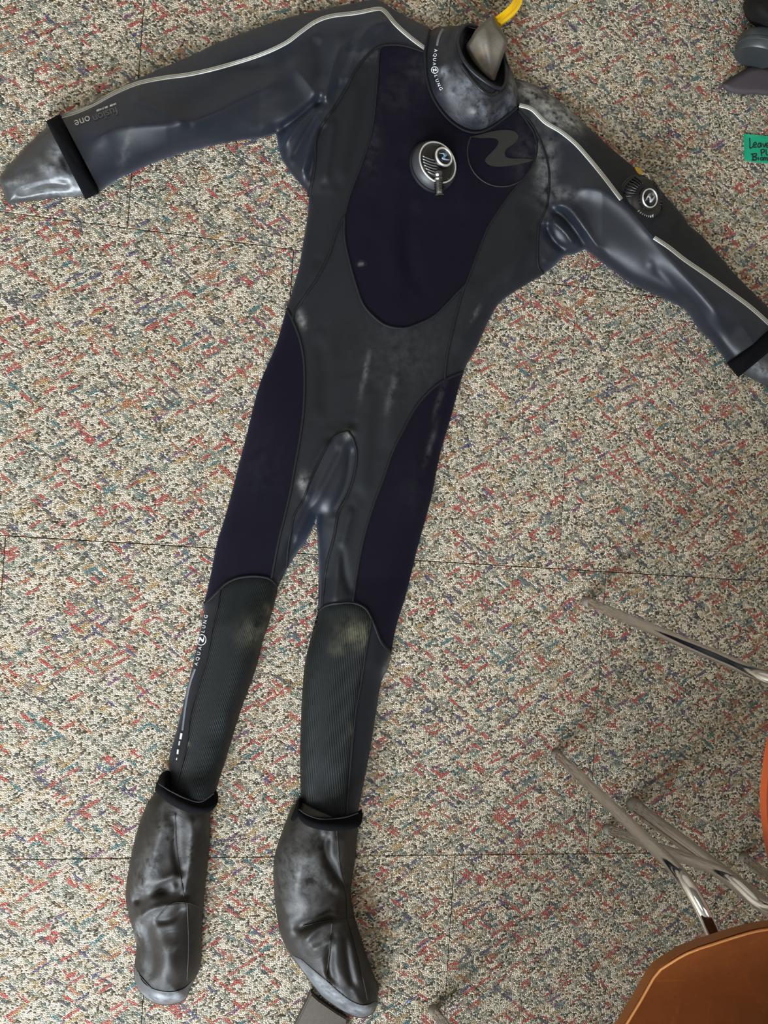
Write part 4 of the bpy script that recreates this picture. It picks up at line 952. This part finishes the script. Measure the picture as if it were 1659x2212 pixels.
# chair A: orange shell, right edge
cA = np.array((0.797, -0.352)); fA = np.array((-1.0, 0.0)); rA = np.array([fA[1], -fA[0]])
chA = empty('school_chair', (cA[0], cA[1], 0), 'bright orange-brown shell chair with chrome legs facing the drysuit', 'chair')
oA = [(-0.15, -0.19), (-0.165, -0.05), (-0.150, 0.08), (-0.128, 0.130), (-0.085, 0.157), (-0.04, 0.1665), (0, 0.169), (0.04, 0.1665), (0.085, 0.157), (0.128, 0.130), (0.150, 0.08), (0.165, -0.05), (0.15, -0.19), (0, -0.20)]
zA = lambda p: 0.15*np.maximum(0, p[:, 1] - 0.13) - 0.05*np.maximum(0, 0.13 - np.abs(p[:, 0]))
seatA, edgeA, _ = shell_seat('seat', oA, cA, fA, 0.435, zA, 0.012, WOODA, chA, EDGEA)
backrest(chA, cA - fA*0.21, fA, rA, 0.57, WOODA)
a1 = P1(1265, 1298, 0); a2 = P1(1659, 1465, 0.36)
leg([a1, a1*0.6 + a2*0.4, a1*0.22 + a2*0.78, a2, (a2.x + 0.05, a2.y - 0.012, 0.402), (a2.x + 0.13, a2.y - 0.03, 0.414), (0.93, -0.25, 0.414)], RT, chA)
l4 = P1(1310, 1790, 0); l4m = P1(1560, 1885, 0.262); l4e = P1(1659, 1958, 0.33)
leg([l4, l4*0.5 + l4m*0.5, l4m, l4e, (l4e.x + 0.035, l4e.y + 0.05, 0.395), (l4e.x + 0.09, -0.45, 0.414), (0.93, -0.42, 0.414)], RT, chA)
for sgn in (-1, 1):
    tip = cA - fA*0.26 + rA*0.19*sgn; top = cA - fA*0.15 + rA*0.12*sgn; bt = cA - fA*0.21 + rA*0.13*sgn
    leg([V3(tip, 0), V3(tip*0.6 + top*0.4, 0.18), V3(top, 0.405), V3(bt, 0.54), V3(bt - fA*0.03, 0.68)], RT, chA)

# ------------------------------------------------------------------ other things on the carpet
# green tape with marker writing
TG = plain('green_tape', (0.0, 0.30, 0.155), 0.55); INKM = plain('black_marker', (0.004, 0.008, 0.008), 0.6)
tpoly = np.array([(1608, 289), (1640, 292), (1700, 299), (1790, 306), (1786, 368), (1720, 361), (1650, 352), (1609, 346)])
pxx, fs = tri_region(tpoly, 10.0); zt = 0.0025 + 0.0008*np.sin(pxx[:, 0]*0.11 + pxx[:, 1]*0.05)
vt = PX(pxx, zt); n = len(vt); vb = vt.copy(); vb[:, 2] = 0.0003; fs = upfaces(vt, fs)
tape = empty('tape_label', tuple(P1(1690, 325)), 'green tape label with black marker handwriting stuck on the carpet', 'label')
link('tape', mesh('tape', np.vstack([vt, vb]), list(fs) + [tuple(n+i for i in reversed(q)) for q in fs] + [(i, (i+1) % 8, n+(i+1) % 8, n+i) for i in range(8)]), TG, tape, False)
ST = [[(462, 1735), (466, 1800), (468, 1865), (505, 1845)], [(510, 1830), (545, 1815), (535, 1790), (512, 1810), (515, 1850), (550, 1852)], [(604, 1803), (575, 1806), (565, 1845), (592, 1850), (605, 1805), (610, 1850)], [(625, 1805), (645, 1850), (665, 1800)],
      [(672, 1838), (702, 1825), (694, 1800), (673, 1815), (676, 1852), (708, 1858)], [(605, 1882), (609, 1920), (614, 1962)], [(598, 1890), (638, 1880), (647, 1908), (612, 1926)], [(668, 1878), (670, 1915), (674, 1948), (694, 1950)],
      [(500, 1945), (503, 1980), (505, 2012)], [(478, 1940), (545, 1935), (542, 1962), (507, 1972), (548, 1984), (540, 2012), (490, 2016)], [(570, 1978), (571, 1998), (574, 2016)], [(612, 1980), (596, 1995), (606, 2015), (628, 2010), (628, 1986), (612, 1980)],
      [(640, 2022), (642, 1985), (660, 1984), (664, 2020)], [(662, 1992), (682, 1986), (688, 2024)]]
for s_ in ST:
    L = [(1540 + 0.1717*a, 0.1717*b) for a, b in s_]
    ribbon('handwriting', L, 2.6, lambda p: 0.0026 + 0.0008*np.sin(p[:, 0]*0.11 + p[:, 1]*0.05), INKM, tape, off=0.0004, hgt=0.0003, step=1.6)
# dark gear in the far corner
def pillow(name, poly, hm, W, mat, label, cat, folds=(), step=8):
    poly = smooth(poly, 6.0, True); fd = Field([np.vstack([poly, poly[:1]])], hm, W, folds)
    o = panel(name, poly, fd, mat, None, step=step, closed=True); tag(o, label, cat); return o
GEARK = fabric('black_gear_cloth', (0.006, 0.005, 0.005), 0.8, 0.2, 900, 0.4)
FLAP = fabric('mauve_grey_cloth', (0.060, 0.050, 0.056), 0.8, 0.25, 1100, 0.4)
pillow('gear_bag', [(1606, 24), (1607, 4), (1622, -24), (1680, -60), (1760, -60), (1800, 0), (1790, 60), (1740, 70), (1690, 76), (1655, 74), (1632, 58), (1616, 44)], 0.10, 46, GEARK, 'rounded black gear bundle behind the dark grey canister', 'bag')
mc = plain('dark_grey_plastic', (0.030, 0.034, 0.036), 0.4)
can = lathe_mesh([(0, 0), (0.036, 0), (0.039, 0.003), (0.040, 0.012), (0.0415, 0.013), (0.0415, 0.017), (0.040, 0.018), (0.040, 0.030), (0.037, 0.034), (0, 0.034)], 40)
a_ = P1(1636, 122, 0.044); b_ = P1(1650, 82, 0.050)
can.transform(Matrix.Translation(a_) @ (b_ - a_).to_track_quat('Z', 'Y').to_matrix().to_4x4())
zmin = min(v.co.z for v in can.vertices); can.transform(Matrix.Translation((0, 0, 0.001 - zmin)))
co_ = link('canister', can, mc); split_sharp(can, 40); tag(co_, 'dark grey plastic canister with a raised rim lying next to mauve flap', 'canister')
pillow('fabric_flap', [(1559, 182), (1575, 170), (1604, 152), (1622, 143), (1645, 140), (1670, 142), (1720, 130), (1770, 140), (1780, 200), (1720, 212), (1640, 205), (1600, 204), (1572, 198)], 0.016, 14, FLAP, 'flat mauve-grey pointed fabric flap lying on the carpet', 'fabric', step=7)
# table: flat taupe foot at the right sock; unseen rest added to shade carpet
TAUPE = fabric('taupe_metal_paint', (0.070, 0.058, 0.045), 0.55, 0.35, 800, 0.15)
tbl = empty('table', (0.13, -1.30, 0), 'table on flat dark taupe feet, one foot touching the toe of a sock; unseen top added for shade', 'table')
def foot_bar(pts, z1):
    bm = bmesh.new(); up = [bm.verts.new((p[0], p[1], z1)) for p in pts]; lo_ = [bm.verts.new((p[0], p[1], 0.0005)) for p in pts]; n = len(pts)
    bm.faces.new(up); bm.faces.new(lo_[::-1])
    for i in range(n): bm.faces.new((lo_[i], lo_[(i+1) % n], up[(i+1) % n], up[i]))
    bmesh.ops.recalc_face_normals(bm, faces=bm.faces)
    bmesh.ops.bevel(bm, geom=[e for e in bm.edges if all(v.co.z > 0.006 for v in e.verts)], offset=0.002, segments=2, affect='EDGES')
    return bm_obj('foot', bm, TAUPE, tbl)
tf = PX([(672, 2146), (690, 2162), (728, 2188), (750, 2201), (752, 2330), (590, 2330), (640, 2212)], 0.012)
tail = [(0.185, -1.72), (0.055, -1.72)]
foot_bar([tuple(p[:2]) for p in tf[:5]] + tail + [tuple(p[:2]) for p in tf[5:]], 0.012)
foot_bar([(1.07, -1.10), (1.20, -1.10), (1.20, -1.72), (1.07, -1.72)], 0.012)
box('post', 0.085, 0.155, -1.46, -1.39, 0.012, 0.690, TAUPE, tbl, 0.004); box('post', 1.10, 1.17, -1.46, -1.39, 0.012, 0.690, TAUPE, tbl, 0.004)
box('shading_table_top', -0.16, 1.36, -1.80, -1.14, 0.690, 0.720, wood('pale_laminate', (0.42, 0.33, 0.22), (0.5, 0.40, 0.28)), tbl, 0.004)
# small litter
def chip(name, x, y, sz, mat, label, cat, seed):
    random.seed(seed); bm = bmesh.new(); bmesh.ops.create_icosphere(bm, subdivisions=1, radius=sz)
    for v in bm.verts: v.co.x *= random.uniform(0.8, 1.5); v.co.y *= random.uniform(0.4, 0.8); v.co.z *= 0.45
    bmesh.ops.rotate(bm, verts=bm.verts, matrix=Matrix.Rotation(0.7, 3, 'Z')); zm = min(v.co.z for v in bm.verts)
    c = P1(x, y); bmesh.ops.translate(bm, verts=bm.verts, vec=(c.x, c.y, -zm + 0.0003)); o = bm_obj(name, bm, mat); tag(o, label, cat)
chip('plastic_chip', 1534, 1586, 0.006, plain('green_plastic', (0.03, 0.16, 0.09), 0.2), 'tiny green plastic chip on the carpet between chair legs', 'litter', 1)
chip('paper_speck', 883, 2161, 0.003, plain('blue_paper', (0.18, 0.34, 0.62), 0.6), 'tiny pale blue speck on the carpet', 'litter', 2)
